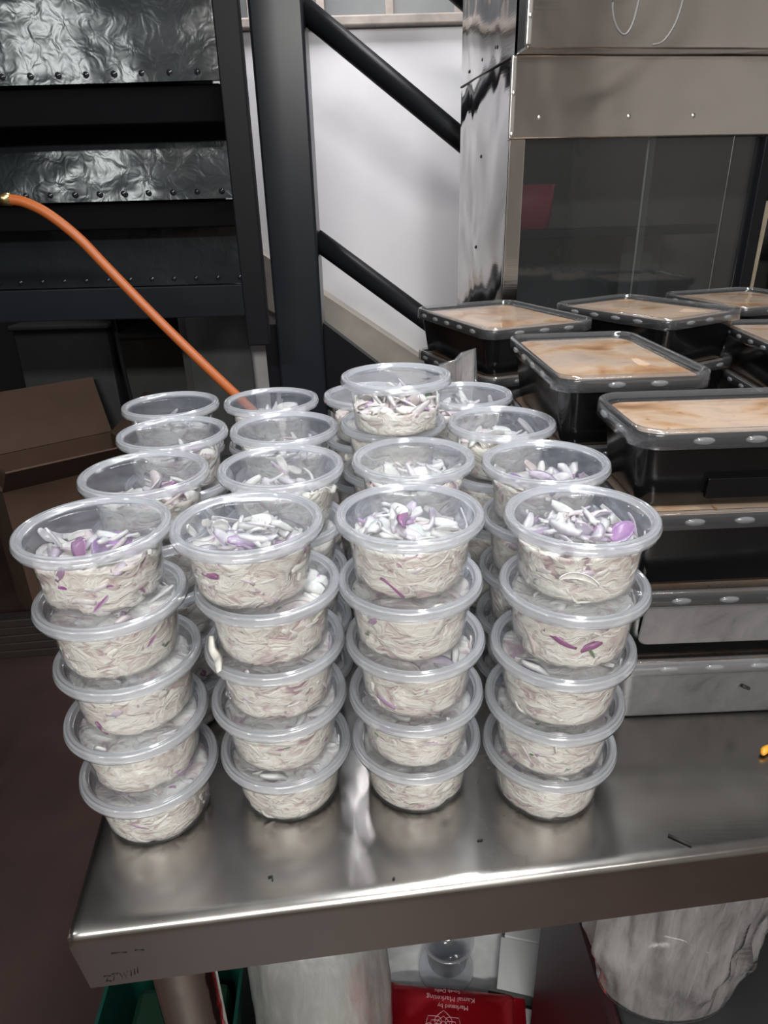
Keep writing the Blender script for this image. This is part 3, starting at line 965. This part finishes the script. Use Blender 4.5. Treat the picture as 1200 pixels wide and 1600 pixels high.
def tray_meshes(wd, dp, ht, seed, body):
    r = 0.022
    n = 7
    sx = seed * 3.7

    def ring(ins, z, rr=None):
        return [(x, y, z) for x, y in rrect(wd - 2 * ins, dp - 2 * ins, max(0.004, (rr if rr is not None else r - ins * 0.6)), n)]
    hb = ht - 0.0035
    rings = [ring(0.030, 0.0006), ring(0.0195, 0.0), ring(0.0160, 0.0012), ring(0.0140, 0.0045), ring(0.0075, hb - 0.014), ring(0.0068, hb - 0.0125), ring(0.0030, hb - 0.0115), ring(0.0022, hb - 0.002), ring(0.0034, hb), ring(0.0055, hb - 0.003), ring(0.0085, hb - 0.014), ring(0.0152, 0.006), ring(0.02, 0.003)]
    V, Fc, mi = loft(rings, True, True)
    b = mesh('tray_body', V, Fc, body)
    b.set_sharp_from_angle(angle=math.radians(50))

    def dome(rings_ins, z0, amp, ph):
        out = []
        base = ring(rings_ins, 0)
        for k in range(14):
            s = (1 - k / 14.0) ** 0.8
            f = min(1, k / 3)
            out.append([(x * s, y * s, z0 + f * (amp * fbm(x * s * 16 + ph, y * s * 16 + ph, 0.5) + amp * 0.5 * (1 - (2 * y * s / dp) ** 2))) for x, y, _ in base])
        return out
    pin = 0.0090
    rings = [ring(0.0012, ht - 0.0150), ring(0.0, ht - 0.0145), ring(0.0004, ht - 0.0030), ring(0.0012, ht - 0.0008), ring(0.0026, ht), ring(0.0046, ht - 0.0002), ring(0.0058, ht - 0.0018), ring(0.0066, ht - 0.0046)] + dome(pin, ht - 0.0050, 0.0022, sx)
    V, Fc, mi = loft(rings, False, True)
    lid = mesh('tray_lid', V, Fc, [M['trim'], M['tlid']], True, [0 if j < 7 else 1 for j in mi])
    pin = 0.0102
    V, Fc, mi = loft(dome(pin, ht - 0.0072, 0.0026, sx + 5), False, True)
    cur = mesh('curry', V, Fc, M['curry'])
    return b, lid, cur


def tray(x, y, z, rot, wd, dp, ht, seed, label, body=None, drop=0.0, tabs=('f', 'l', 'r', 'b')):
    t = thing('food_tray', label, 'food tray', W(x, y, z), math.radians(rot), 'stacked black trays of curry')
    b, l, c = tray_meshes(wd, dp, ht, seed, body or M['blackpl'])
    link('tray_body', b, t)
    link('curry', c, t, (0, 0, -drop))
    ld = link('tray_lid', l, t)
    nl = max(2, round((wd - 0.06) / 0.038))
    nw_ = max(2, round((dp - 0.06) / 0.038))
    zz = ht - 0.0085
    for side in tabs:
        n = nl if side in 'fb' else nw_
        for k in range(n):
            q = (k - (n - 1) / 2) * 0.038
            pos, rz = {'f': ((q, -dp / 2 + 0.0002, zz), 0), 'b': ((q, dp / 2 - 0.0002, zz), math.pi), 'l': ((-wd / 2 + 0.0002, q, zz), -math.pi / 2), 'r': ((wd / 2 - 0.0002, q, zz), math.pi / 2)}[side]
            g = link('grip_tab', TAB, ld, pos)
            g.rotation_euler = (math.pi / 2, 0, rz)
    return t


def tray_stack(cx, cy, rot, wd, dp, ztop, n, where, body=None, jit=0.002, dys=None):
    ph = (ztop - ZT) / n
    lv = {1: 'bottom', 2: 'second-lowest', 3: 'second-highest', 4: 'topmost'}
    out = []
    for k in range(1, n + 1):
        rj = random.Random(int(cx * 1000) + k)
        j = 0 if k == n else jit
        lab = '%s black lidded curry tray of the stack %s' % (lv[k], where)
        dy = dys[k - 1] if dys else 0
        bd = body[k - 1] if body else None
        out.append(tray(cx + rj.uniform(-j, j), cy + dy + rj.uniform(-j, j), ZT + ph * (k - 1) + (0.0002 if k > 1 else 0), rot + (0 if k == n else rj.uniform(-1, 1)), wd, dp, ph + (0.0048 if k < n else 0.0), int(cx * 100) + k, lab, bd, 0.022 if body and k < 3 else 0.0))
    return out


# stack nearest the viewer: its two lowest trays are mottled grey, the upper two black
STA = tray_stack(0.288, 0.5215, 1.0, 0.212, 0.112, 0.2655, 4, 'nearest the table front', [M['greymottle'], M['blackpl'], M['blackpl'], M['blackpl']], 0.0008, [-0.008, -0.010, -0.006, -0.001])
tray_stack(0.223, 0.695, 2.0, 0.145, 0.214, 0.276, 4, 'behind the third tub row')
tray_stack(0.176, 1.018, 21.0, 0.172, 0.232, 0.268, 4, "at the back beside the cabinet's left corner")
tray_stack(0.384, 1.012, 30.0, 0.162, 0.215, 0.274, 4, 'at the back before the cabinet glass')
tray_stack(0.572, 0.900, -5.0, 0.180, 0.215, 0.250, 4, 'towards the cabinet right end')
tray_stack(0.600, 1.150, 14.0, 0.180, 0.20, 0.264, 4, 'farthest back against the cabinet')


def tray_extras():
    t2 = STA[1]
    V, Fc, mi = loft([[(x, -0.0545, z + 0.0375) for x, z in rrect(0.166, 0.043, 0.009, 5)], [(x, -0.0552, z + 0.0375) for x, z in rrect(0.164, 0.041, 0.009, 5)]], True, True)
    k = [Vector(v) for v in V]
    for v in k:                                                     # lean with the drafted wall
        v.y += (0.054 - v.z) * 0.13 + 0.0035
    p = link('front_panel', mesh('front_panel', k, Fc, M['greymottle'], False), t2)
    p['label'] = 'mottled grey front panel'
    t4 = STA[3]
    link('label_recess', box_me('label_recess', (-0.045, -0.0490, 0.010), (0.080, -0.0440, 0.026), M['blackpl'], 0.0006), t4)
    V, Fc = tube([(0.012, -0.0502, 0.0385), (0.019, -0.0495, 0.0345)], 0.0016, 6)
    link('char_fleck', mesh('char_fleck', V, Fc, M['char']), STA[0])['label'] = 'black fleck stuck to the grey wall'


tray_extras()


def torn_lid():
    V = []
    o = Vector((0.10, 0.83, ZT))
    prof = [(0.070, 0.815, 0.238), (0.090, 0.822, 0.241), (0.100, 0.832, 0.248), (0.116, 0.838, 0.252)]
    bot = [(0.088, 0.825, ZT), (0.095, 0.828, ZT), (0.103, 0.833, ZT), (0.112, 0.838, ZT)]
    n = 7
    for th in (0, 1):
        for a, b in zip(prof, bot):
            for k in range(n):
                f = k / (n - 1)
                p = Vector(a) * (1 - f) + Vector(b) * f
                V.append(p - o + Vector((0.002 * math.sin(k * 2.1), 0.003 * math.sin(k * 1.7) + th * 0.0008, 0)))
    Fc = []
    for i in range(3):
        for k in range(n - 1):
            a = i * n + k
            Fc.append((a, a + n, a + n + 1, a + 1))
    m4 = 4 * n
    Fc += [tuple(q + m4 for q in f[::-1]) for f in Fc]
    t = thing('torn_plastic_lid', 'torn clear plastic lid standing crumpled beside the back-left trays', 'lid', W(*o))
    link('sheet', mesh('sheet', V, Fc, M['clear'], False), t)
    a, b = tube([Vector(p) - o for p in prof] + [Vector((0.118, 0.838, 0.225)) - o, Vector((0.119, 0.838, 0.20)) - o], 0.0022, 8)
    link('rim', mesh('rim', a, b, M['trim']), t)


torn_lid()


# ------------------------------------------------------------------ stainless display cabinet behind
def cabinet():
    ph = math.radians(8)
    o = Vector((0.2225, 1.27, -0.92))
    t = thing('display_cabinet', 'tall stainless steel display cabinet with dark glass front behind the trays', 'cabinet', W(*o), ph)
    Wd, Dp = 0.62, 0.33
    g = 0.92

    def bx(n, lo, hi, m, b=0.0015, par=t):
        return link(n, box_me(n, lo, hi, m, b), par)
    # side panel as a slightly wavy sheet
    nu, nv = 14, 30
    V, Fc = [], []
    for th in (0, 1):
        for i in range(nu + 1):
            for j in range(nv + 1):
                y, z = Dp * i / nu, 1.8 * j / nv
                V.append((0.002 + th * 0.004 + 0.0022 * fbm(y * 7, z * 4, 2.0) * math.sin(math.pi * i / nu), y, z))
    for i in range(nu):
        for j in range(nv):
            a = i * (nv + 1) + j
            Fc.append((a, a + 1, a + nv + 2, a + nv + 1))
    k = (nu + 1) * (nv + 1)
    Fc += [tuple(q + k for q in f[::-1]) for f in Fc]
    sp = link('side_panel', mesh('side_panel', V, Fc, M['side']), t)
    # seam running back from the fascia joint
    Vs, Fs = tube([(0.0012, 0.0, g + 0.622), (0.0012, Dp, g + 0.622)], 0.0018, 6)
    link('seam', mesh('seam', Vs, Fs, M['hole']), sp)
    me_r = mesh('rivet', *lathe([(0.0003, 0.0018), (0.0025, 0.0012), (0.0036, 0.0)], 10)[:2], M['hole'])
    for (y, z) in ((0.10, 0.650), (0.18, 0.645), (0.27, 0.640), (0.17, 0.49), (0.19, 0.33)):
        r = link('rivet', me_r, sp, (0.0015, y, g + z))
        r.rotation_euler.y = -math.pi / 2
    bx('side_panel', (Wd - 0.006, 0.0, 0.0), (Wd, Dp, 1.8), M['side'])
    bx('back_panel', (0.008, Dp - 0.006, 0.0), (Wd - 0.008, Dp, 1.8), M['dark'])
    bx('base_panel', (0.006, 0.004, 0.0), (Wd - 0.006, 0.010, g + 0.10), M['hood'])
    bx('cabinet_floor', (0.008, 0.012, g + 0.09), (Wd - 0.008, Dp - 0.008, g + 0.10), M['darksteel'])
    lf = bx('lower_fascia', (-0.002, -0.003, g + 0.506), (Wd, 0.004, g + 0.622), M['hood'], 0.002)
    uf = bx('upper_fascia', (0.004, -0.052, g + 0.622), (Wd, -0.046, 1.82), M['hood'], 0.002)
    bx('soffit', (0.004, -0.050, g + 0.622), (Wd, 0.010, g + 0.626), M['hood'], 0.001)
    bx('corner_trim', (-0.003, -0.0055, g + 0.506), (0.006, 0.002, g + 0.620), M['screw'], 0.002, lf)
    bx('corner_trim', (0.001, -0.0555, g + 0.626), (0.010, -0.046, 1.80), M['screw'], 0.002, uf)
    bx('corner_post', (0.0, 0.0, 0.0), (0.028, 0.012, g + 0.506), M['hood'], 0.002)
    bx('corner_post', (0.46, -0.002, 0.0), (0.484, 0.02, g + 0.506), M['black'], 0.002)
    bx('glass_pane', (0.028, 0.006, g + 0.10), (0.262, 0.010, g + 0.508), M['glass'], 0.0)
    bx('glass_pane', (0.250, 0.013, g + 0.10), (0.462, 0.017, g + 0.508), M['glass'], 0.0)
    bx('pane_edge', (0.2500, 0.0115, g + 0.10), (0.2530, 0.0130, g + 0.508), M['greyline'], 0.0)
    bx('shelf_bar', (0.03, 0.10, g + 0.345), (0.462, 0.14, g + 0.362), M['black'], 0.003)
    bx('shelf', (0.03, 0.14, g + 0.345), (0.462, Dp - 0.01, g + 0.350), M['dark'], 0.0)
    bx('divider', (0.11, 0.25, g + 0.10), (0.114, 0.30, g + 0.344), M['darksteel'], 0.0)
    bx('divider', (0.33, 0.22, g + 0.10), (0.40, 0.225, g + 0.344), M['darksteel'], 0.0)
    bx('lower_back', (0.03, 0.30, g + 0.10), (0.462, 0.305, g + 0.343), M['darksteel'], 0.0)
    ms = mesh('screw', *lathe([(0.0003, 0.0016), (0.0022, 0.0014), (0.0038, 0.0)], 12)[:2], M['screw'])
    for (x, z) in ((0.048, 0.536), (0.203, 0.536), (0.318, 0.536)):
        s = link('screw', ms, lf, (x, -0.0032, g + z))
        s.rotation_euler.x = math.pi / 2
    for (x, y, z, p) in ((0.002, -0.0056, 0.512, lf), (0.002, -0.0056, 0.570, lf), (0.006, -0.0556, 0.662, uf)):
        s = link('screw', ms, p, (x, y, g + z))
        s.rotation_euler.x = math.pi / 2
    # painted reflection of a wire loop in the upper fascia
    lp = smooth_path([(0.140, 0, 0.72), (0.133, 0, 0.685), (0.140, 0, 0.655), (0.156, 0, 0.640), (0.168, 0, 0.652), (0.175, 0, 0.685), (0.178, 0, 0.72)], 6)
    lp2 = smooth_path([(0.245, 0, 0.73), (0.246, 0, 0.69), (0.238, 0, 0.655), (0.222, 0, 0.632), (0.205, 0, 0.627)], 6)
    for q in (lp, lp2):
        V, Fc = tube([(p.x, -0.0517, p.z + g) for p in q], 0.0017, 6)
        link('reflected_loop', mesh('reflected_loop', V, Fc, M['greyline']), uf)
    rc = thing('red_container', 'dim red container behind the cabinet glass', 'container', t.matrix_basis @ Vector((0.095, 0.20, g + 0.3502)), ph)
    V, Fc, mi = loft([[(x, y, z) for x, y in rrect(0.11 * s, 0.09 * s, 0.012, 4)] for s, z in ((0.85, 0), (0.95, 0.05), (1.0, 0.09), (0.93, 0.09), (0.85, 0.01))], True, True)
    link('body', mesh('body', V, Fc, M['red']), rc)


cabinet()


def tan_sheet():
    V = [(0.0, 0.0, 0.0), (0.055, 0.01, 0.0), (0.065, 0.015, 0.30), (0.030, 0.005, 0.30), (0.012, 0.002, 0.272)]
    V = V + [(v[0], v[1] + 0.005, v[2]) for v in V]
    Fc = [(0, 1, 2, 3, 4), (9, 8, 7, 6, 5)] + [(i, i + 5, (i + 1) % 5 + 5, (i + 1) % 5) for i in range(5)]
    o = link('tan_board', mesh('tan_board', V, Fc, M['tan'], False), None, W(0.695, 1.40, 0.1005), math.radians(8))
    tag(o, 'tan board standing inside the cabinet beyond its black post', 'board')


tan_sheet()


# ------------------------------------------------------------------ gas hose
def hose():
    pts = [(-0.588, 1.2, 0.436), (-0.560, 1.2, 0.431), (-0.525, 1.2, 0.412), (-0.485, 1.2, 0.376), (-0.447, 1.2, 0.329), (-0.374, 1.19, 0.245), (-0.297, 1.17, 0.166), (-0.225, 1.13, 0.105), (-0.15, 1.06, 0.05), (-0.07, 0.98, 0.016), (0.02, 0.93, ZT + 0.0085), (0.09, 0.93, ZT + 0.0085)]
    t = thing('gas_hose', 'orange rubber gas hose curving down behind the salad tubs', 'hose', W(0.02, 0.93, ZT))
    o = Vector((0.02, 0.93, ZT))
    V, Fc = tube(smooth_path([Vector(p) - o for p in pts], 8), 0.0082, 14)
    link('hose', mesh('hose', V, Fc, M['hose']), t)
    V, Fc = tube([Vector((-0.615, 1.2, 0.438)) - o, Vector((-0.600, 1.2, 0.437)) - o, Vector((-0.599, 1.2, 0.437)) - o, Vector((-0.580, 1.2, 0.4355)) - o], [0.0065, 0.0065, 0.0098, 0.0098], 12)
    link('brass_fitting', mesh('brass_fitting', V, Fc, M['brass']), t)
    p = thing('gas_pipe', 'upright steel gas pipe with brass valve feeding the orange hose', 'pipe', W(-1.02, 1.2, -0.92))
    V, Fc = tube([(0, 0, 0), (0, 0, 1.34), (0.01, 0, 1.352), (0.022, 0, 1.358), (0.38, 0, 1.358)], 0.012, 14)
    link('pipe', mesh('pipe', V, Fc, M['black']), p)
    V, Fc = tube([(0.375, 0, 1.358), (0.408, 0, 1.358)], 0.0135, 12)
    link('valve', mesh('valve', V, Fc, M['brass']), p)


hose()


# ------------------------------------------------------------------ under the stairs
def carton(name, label, c, size, rot, flaps, m=M['card'], mi=M['cardshade'], group=None):
    t = thing(name, label, 'carton', W(*c), math.radians(rot), group)
    a, b, h = size[0] / 2, size[1] / 2, size[2]
    th = 0.006
    for lo, hi in (((-a, -b, 0), (a, -b + th, h)), ((-a, b - th, 0), (a, b, h)), ((-a, -b + th, 0), (-a + th, b - th, h)), ((a - th, -b + th, 0), (a, b - th, h))):
        link('side', box_me('side', lo, hi, m), t)
    link('bottom', box_me('bottom', (-a + th, -b + th, 0.0), (a - th, b - th, th), mi), t)
    for (e0, e1, d, l) in flaps:
        e0, e1, d = Vector(e0), Vector(e1), Vector(d).normalized() * l
        nrm = (e1 - e0).cross(d).normalized() * 0.005
        V = [e0, e1, e1 + d, e0 + d, e0 + nrm, e1 + nrm, e1 + d + nrm, e0 + d + nrm]
        link('flap', mesh('flap', V, [(0, 1, 2, 3), (7, 6, 5, 4), (0, 4, 5, 1), (1, 5, 6, 2), (2, 6, 7, 3), (3, 7, 4, 0)], m, False), t)


A, B, HC = 0.23, 0.19, 0.56
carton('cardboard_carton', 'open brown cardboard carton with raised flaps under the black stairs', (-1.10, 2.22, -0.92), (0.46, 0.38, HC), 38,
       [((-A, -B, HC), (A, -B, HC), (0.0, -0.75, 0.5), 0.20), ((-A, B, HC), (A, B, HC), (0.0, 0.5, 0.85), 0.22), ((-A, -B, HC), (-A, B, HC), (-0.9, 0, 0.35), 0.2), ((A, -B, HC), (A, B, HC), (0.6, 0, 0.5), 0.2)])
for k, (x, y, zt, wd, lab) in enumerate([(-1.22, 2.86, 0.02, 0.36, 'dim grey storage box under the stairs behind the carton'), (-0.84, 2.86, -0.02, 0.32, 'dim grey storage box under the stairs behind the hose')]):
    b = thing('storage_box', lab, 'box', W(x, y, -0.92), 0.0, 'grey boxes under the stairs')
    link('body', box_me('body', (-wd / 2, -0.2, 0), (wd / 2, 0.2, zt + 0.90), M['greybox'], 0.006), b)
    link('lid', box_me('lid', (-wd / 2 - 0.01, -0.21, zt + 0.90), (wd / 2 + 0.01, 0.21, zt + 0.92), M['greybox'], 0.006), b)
b = tag(link('lit_patch_slab', box_me('lit_patch_slab', (-0.10, -0.005, 0), (0.10, 0.005, 1.04), M['greybox'], 0.002), None, W(-0.52, 2.24, -0.92)), 'grey slab standing in for a lit patch near the post', 'board')  # added slab: a lit background patch built as an object
V, Fc = tube(smooth_path([W(-0.70, 1.85, 0.20), W(-0.695, 1.85, 0.0), W(-0.67, 1.85, -0.4), W(-0.68, 1.85, -0.912)], 6), 0.006, 8)
tag(link('hanging_cable', mesh('hanging_cable', V, Fc, M['black'])), 'thin black cable hanging below the stairs', 'cable')
for k in range(5):
    lab = ['lowest dark strip of the bundle on the maroon floor', 'second dark strip up in the bundle on the maroon floor', 'middle dark strip of the bundle on the maroon floor', 'second-highest dark strip of the bundle on the maroon floor', 'uppermost dark strip of the bundle on the maroon floor'][k]
    o = link('wooden_strip', box_me('wooden_strip', (-0.32, -0.025, 0), (0.32, 0.025, 0.028), M['strip'], 0.003), None, W(-1.22 + 0.01 * k, 1.875 + 0.003 * k, -0.92 + 0.0282 * k), math.radians(5 + 1.0 * (k % 3)))
    tag(o, lab, 'strip', 'dark strips on the floor')


# ------------------------------------------------------------------ under the table
def crumple(name, c, rx, ry, h, mat, seed, amp=0.25, top=0.55, n=40, m=26, smooth=True):
    """crumpled film bag: closed lathe-like skin with folds"""
    V, Fc = [], []
    for j in range(m + 1):
        f = j / m
        prof = (math.sin(math.pi * min(1, f * 0.5 + 0.02)) if f < 0.25 else 1) if f < 0.25 else 1 - (1 - top) * max(0, (f - 0.45) / 0.55) ** 1.6
        if f < 0.25:
            prof = 0.86 + 0.14 * f / 0.25
        if f > 0.9:
            prof *= math.sqrt(max(0.0, 1 - ((f - 0.9) / 0.1) ** 2)) * 0.97 + 0.03
        for i in range(n):
            a = 2 * math.pi * i / n
            fold = 0.8 * noise.noise(Vector((math.cos(a) * 2.5 + seed, math.sin(a) * 2.5, f * 1.4))) + 0.9 * (0.4 - abs(noise.noise(Vector((math.cos(a) * 6 + seed, math.sin(a) * 6, f * 1.6 + seed))))) + 0.5 * (0.3 - abs(noise.noise(Vector((math.cos(a) * 12, math.sin(a) * 12 + seed, f * 5)))))
            k = prof * (1 + amp * (fold - 0.2) * min(1, f * 5))
            V.append((rx * k * math.cos(a), ry * k * math.sin(a), h * f + (0.02 * h * fold if 0 < f < 1 else 0)))
    for j in range(m):
        for i in range(n):
            i2 = (i + 1) % n
            Fc.append((j * n + i, j * n + i2, (j + 1) * n + i2, (j + 1) * n + i))
    Fc.append(tuple(range(n))[::-1])
    Fc.append(tuple(m * n + i for i in range(n)))
    return mesh(name, V, Fc, mat, smooth)


def under_table():
    t = thing('white_plastic_bag', 'full white plastic bag with a pink packet inside under the table', 'bag', W(-0.112, 0.615, -0.92))
    link('film', crumple('film', None, 0.100, 0.095, 0.50, M['bag'], 3.1, 0.10, 0.86), t)
    link('contents', crumple('contents', None, 0.085, 0.08, 0.42, M['fill'], 5.2, 0.05, 0.9), t)
    k = link('pink_packet', box_me('pink_packet', (0.030, -0.060, 0.16), (0.072, -0.01, 0.40), M['pink'], 0.012, 3), t)
    # teal crate
    t = thing('teal_crate', 'teal green plastic crate behind the steel table leg', 'crate', W(-0.326, 0.58, -0.92), math.radians(3))
    V, Fc, mi = loft([[(x, y, z) for x, y in rrect(0.20 * s, 0.26 * s, 0.02, 5)] for s, z in ((0.88, 0), (0.97, 0.27), (1.0, 0.27), (1.0, 0.30), (0.95, 0.30), (0.86, 0.02))], True, True)
    b = mesh('body', V, Fc, M['teal'])
    b.set_sharp_from_angle(angle=math.radians(40))
    link('body', b, t)
    link('inner_tray', box_me('inner_tray', (-0.07, -0.08, 0.03), (0.07, 0.08, 0.24), M['tealdark'], 0.01), t)
    # sheet on the floor
    n, V, Fc = 26, [], []
    for j in range(n + 1):
        for i in range(n + 1):
            x, y = -0.14 + 0.50 * i / n, 0.712 + 0.42 * j / n
            V.append(W(x, y, -0.9195 + 0.010 * max(0, fbm(x * 9, y * 9, 4) + 0.35)))
    for j in range(n):
        for i in range(n):
            a = j * (n + 1) + i
            Fc.append((a, a + 1, a + n + 2, a + n + 1))
    k = len(V)
    V += [Vector((v.x, v.y, ZF - 0.92)) for v in V]
    Fc += [tuple(q + k for q in f[::-1]) for f in Fc]
    tag(link('plastic_sheet', mesh('plastic_sheet', V, Fc, M['sheet'])), 'crumpled grey-white plastic sheet spread on the floor under the table', 'sheet')
    # loose cup standing on a round grey lid
    t = thing('round_lid', 'pale round lid lying on the floor sheet below the empty cup', 'lid', W(0.094, 0.812, -0.906))
    V, Fc, mi = lathe([(0.0, 0.004), (0.044, 0.004), (0.047, 0.006), (0.051, 0.006), (0.052, 0.0), (0.050, 0.0), (0.046, 0.002), (0.0, 0.002)], 40)
    link('disc', mesh('disc', V, Fc, M['rim']), t)
    t = thing('empty_cup', 'empty clear plastic cup standing on a round lid under the table', 'cup', W(0.098, 0.826, -0.9015))
    V, Fc, mi = lathe([(0.0, 0.0), (0.034, 0.0), (0.037, 0.002), (0.044, 0.060), (0.049, 0.060), (0.049, 0.063), (0.043, 0.063), (0.036, 0.003), (0.0, 0.0015)], 40)
    link('body', mesh('body', V, Fc, M['rim']), t)
    # pale bowl edge peeping out beside the white bag
    t = thing('grey_bowl', 'grey bowl half hidden under the apron beside the white bag', 'bowl', W(-0.06, 0.98, -0.912))
    V, Fc, mi = lathe([(0.0, 0.0), (0.05, 0.0), (0.085, 0.04), (0.10, 0.085), (0.104, 0.085), (0.088, 0.038), (0.05, 0.005), (0.0, 0.004)], 40)
    link('body', mesh('body', V, Fc, M['sheet']), t)
    # white boards
    o = thing('white_board', 'white folded board leaning by the dark box under the table', 'board', W(0.245, 0.83, -0.905), math.radians(-14))
    link('panel', box_me('panel', (-0.045, -0.085, 0.0), (0.07, 0.015, 0.02), M['paper'], 0.001), o)
    link('panel', box_me('panel', (-0.038, 0.016, 0.0), (0.066, 0.10, 0.024), M['paper'], 0.001), o)
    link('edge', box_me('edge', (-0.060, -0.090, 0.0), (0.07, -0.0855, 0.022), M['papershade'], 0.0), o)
    o = tag(link('white_card', box_me('white_card', (-0.06, -0.05, 0), (0.06, 0.045, 0.012), M['paper'], 0.001), None, W(0.225, 0.685, -0.905), math.radians(-14)), 'small white card on the floor between red packet and dark box', 'card')
    # dark maroon box carrying the clear bags
    t = thing('dark_box', 'dark maroon box under the table carrying clear bags', 'box', W(0.47, 0.57, -0.92), math.radians(1))
    link('body', box_me('body', (-0.245, -0.20, 0), (0.30, 0.12, 0.535), M['maroon'], 0.006), t)
    link('top', box_me('top', (-0.235, -0.19, 0.535), (0.295, 0.115, 0.545), M['boxblack'], 0.003), t)


under_table()


def red_packet():
    t = thing('red_packet', 'red foil packet with pale lettering lying on the floor under the table', 'packet', W(0.088, 0.694, -0.915), math.radians(-6.5))
    nu, nv = 26, 14
    Lx, Ly = 0.232, 0.15
    V, Fc = [], []

    def hgt(u, v):
        e = max(0.0, 1 - abs(2 * u) ** 4) ** 0.6 * max(0.0, 1 - abs(2 * v) ** 4) ** 0.6
        return 0.024 * e + 0.0025 * fbm(u * 9, v * 6, 1.0) * e
    for s in (1, -1):
        for i in range(nu + 1):
            for j in range(nv + 1):
                u, v = i / nu - 0.5, j / nv - 0.5
                pinch = 1 - 0.06 * (1 - abs(2 * u) ** 6) * (abs(2 * v) ** 2)
                x, y = u * Lx, v * Ly * pinch
                V.append((x, y, 0.026 + s * hgt(u, v) * (1.0 if s > 0 else 0.9)))
    k = (nu + 1) * (nv + 1)
    for i in range(nu):
        for j in range(nv):
            a = i * (nv + 1) + j
            Fc.append((a, a + nv + 1, a + nv + 2, a + 1))
            Fc.append((k + a, k + a + 1, k + a + nv + 2, k + a + nv + 1))
    b = link('pouch', mesh('pouch', V, Fc, M['foil']), t)
    for sx in (-1, 1):
        Vf, Ff = [], []
        for i in range(5):
            for j in range(13):
                x = sx * (Lx / 2 + 0.020 * i / 4 - 0.002)
                y = (j / 12 - 0.5) * Ly * (0.96 + 0.06 * i / 4)
                for q in (0, 1):
                    Vf.append((x, y, 0.026 + 0.002 * math.sin(j * 1.3) * i / 4 + q * 0.0012))
        for i in range(4):
            for j in range(12):
                a = (i * 13 + j) * 2
                Ff.append((a, a + 26, a + 28, a + 2))
                Ff.append((a + 1, a + 3, a + 29, a + 27))
        link('crimped_end', mesh('crimped_end', Vf, Ff, M['foil'], False), t)

    def zt(x, y):
        return 0.026 + hgt(x / Lx, y / Ly) + 0.0007
    # lettering, printed upside down as seen from the front
    for txt, cx, cy, sz in (('Marketed by', 0.006, 0.030, 0.0105), ('Kamal Marketing', 0.002, 0.044, 0.0125), ('South Delhi', -0.004, 0.0575, 0.0095)):
        cu = bpy.data.curves.new('lettering', 'FONT')
        cu.body, cu.size, cu.align_x, cu.extrude = txt, sz, 'CENTER', 0.0
        tmp = bpy.data.objects.new('tmp', cu)
        COL.objects.link(tmp)
        bpy.context.view_layer.update()
        me = bpy.data.meshes.new_from_object(tmp.evaluated_get(bpy.context.evaluated_depsgraph_get()))
        bpy.data.objects.remove(tmp)
        for v in me.vertices:
            x, y = cx - v.co.x, cy - v.co.y
            v.co = (x, y, zt(x, y))
        me.materials.clear()
        me.materials.append(M['print_'])
        link('lettering', me, t)
    # lotus-like line emblem
    V, Fc = [], []
    for a0 in range(0, 360, 40):
        for sc in (1.0, 0.72, 0.46):
            pts = []
            for q in range(9):
                f = q / 8
                s = math.sin(math.pi * f) * 0.015 * sc
                pts.append((f, s))
            for sg in (1, -1):
                P = []
                for f, s in pts:
                    r = 0.010 + 0.031 * sc * f
                    an = math.radians(a0 + 90)
                    x = -0.010 + r * math.cos(an) - sg * s * math.sin(an)
                    y = -0.022 + r * math.sin(an) + sg * s * math.cos(an)
                    P.append((x, y, zt(x, y)))
                A_, B_ = tube(P, 0.00055, 4)
                Fc += [tuple(q + len(V) for q in f) for f in B_]
                V += A_
    link('emblem', mesh('emblem', V, Fc, M['print_']), t)


red_packet()


def clear_bags():
    def drape(name, lab, cx, cy, rx, ry, h, seed, zb):
        t = thing('clear_plastic_bag', lab, 'bag', W(cx, cy, zb), 0, 'clear bags under the table')
        link('film', crumple('film', None, rx, ry, h, M['clear'], seed, 0.36, 1.25, 90, 44), t)
        return t
    drape('a', 'crumpled clear plastic bag on the dark box next to the white boards', 0.296, 0.470, 0.084, 0.055, 0.30, 1.7, -0.3745)
    t = drape('b', 'larger filled clear plastic bag on the dark box under the tray side', 0.525, 0.485, 0.080, 0.065, 0.30, 8.3, -0.3745)
    link('contents', crumple('contents', None, 0.06, 0.05, 0.20, M['fill'], 2.2, 0.12, 0.8), t)


clear_bags()
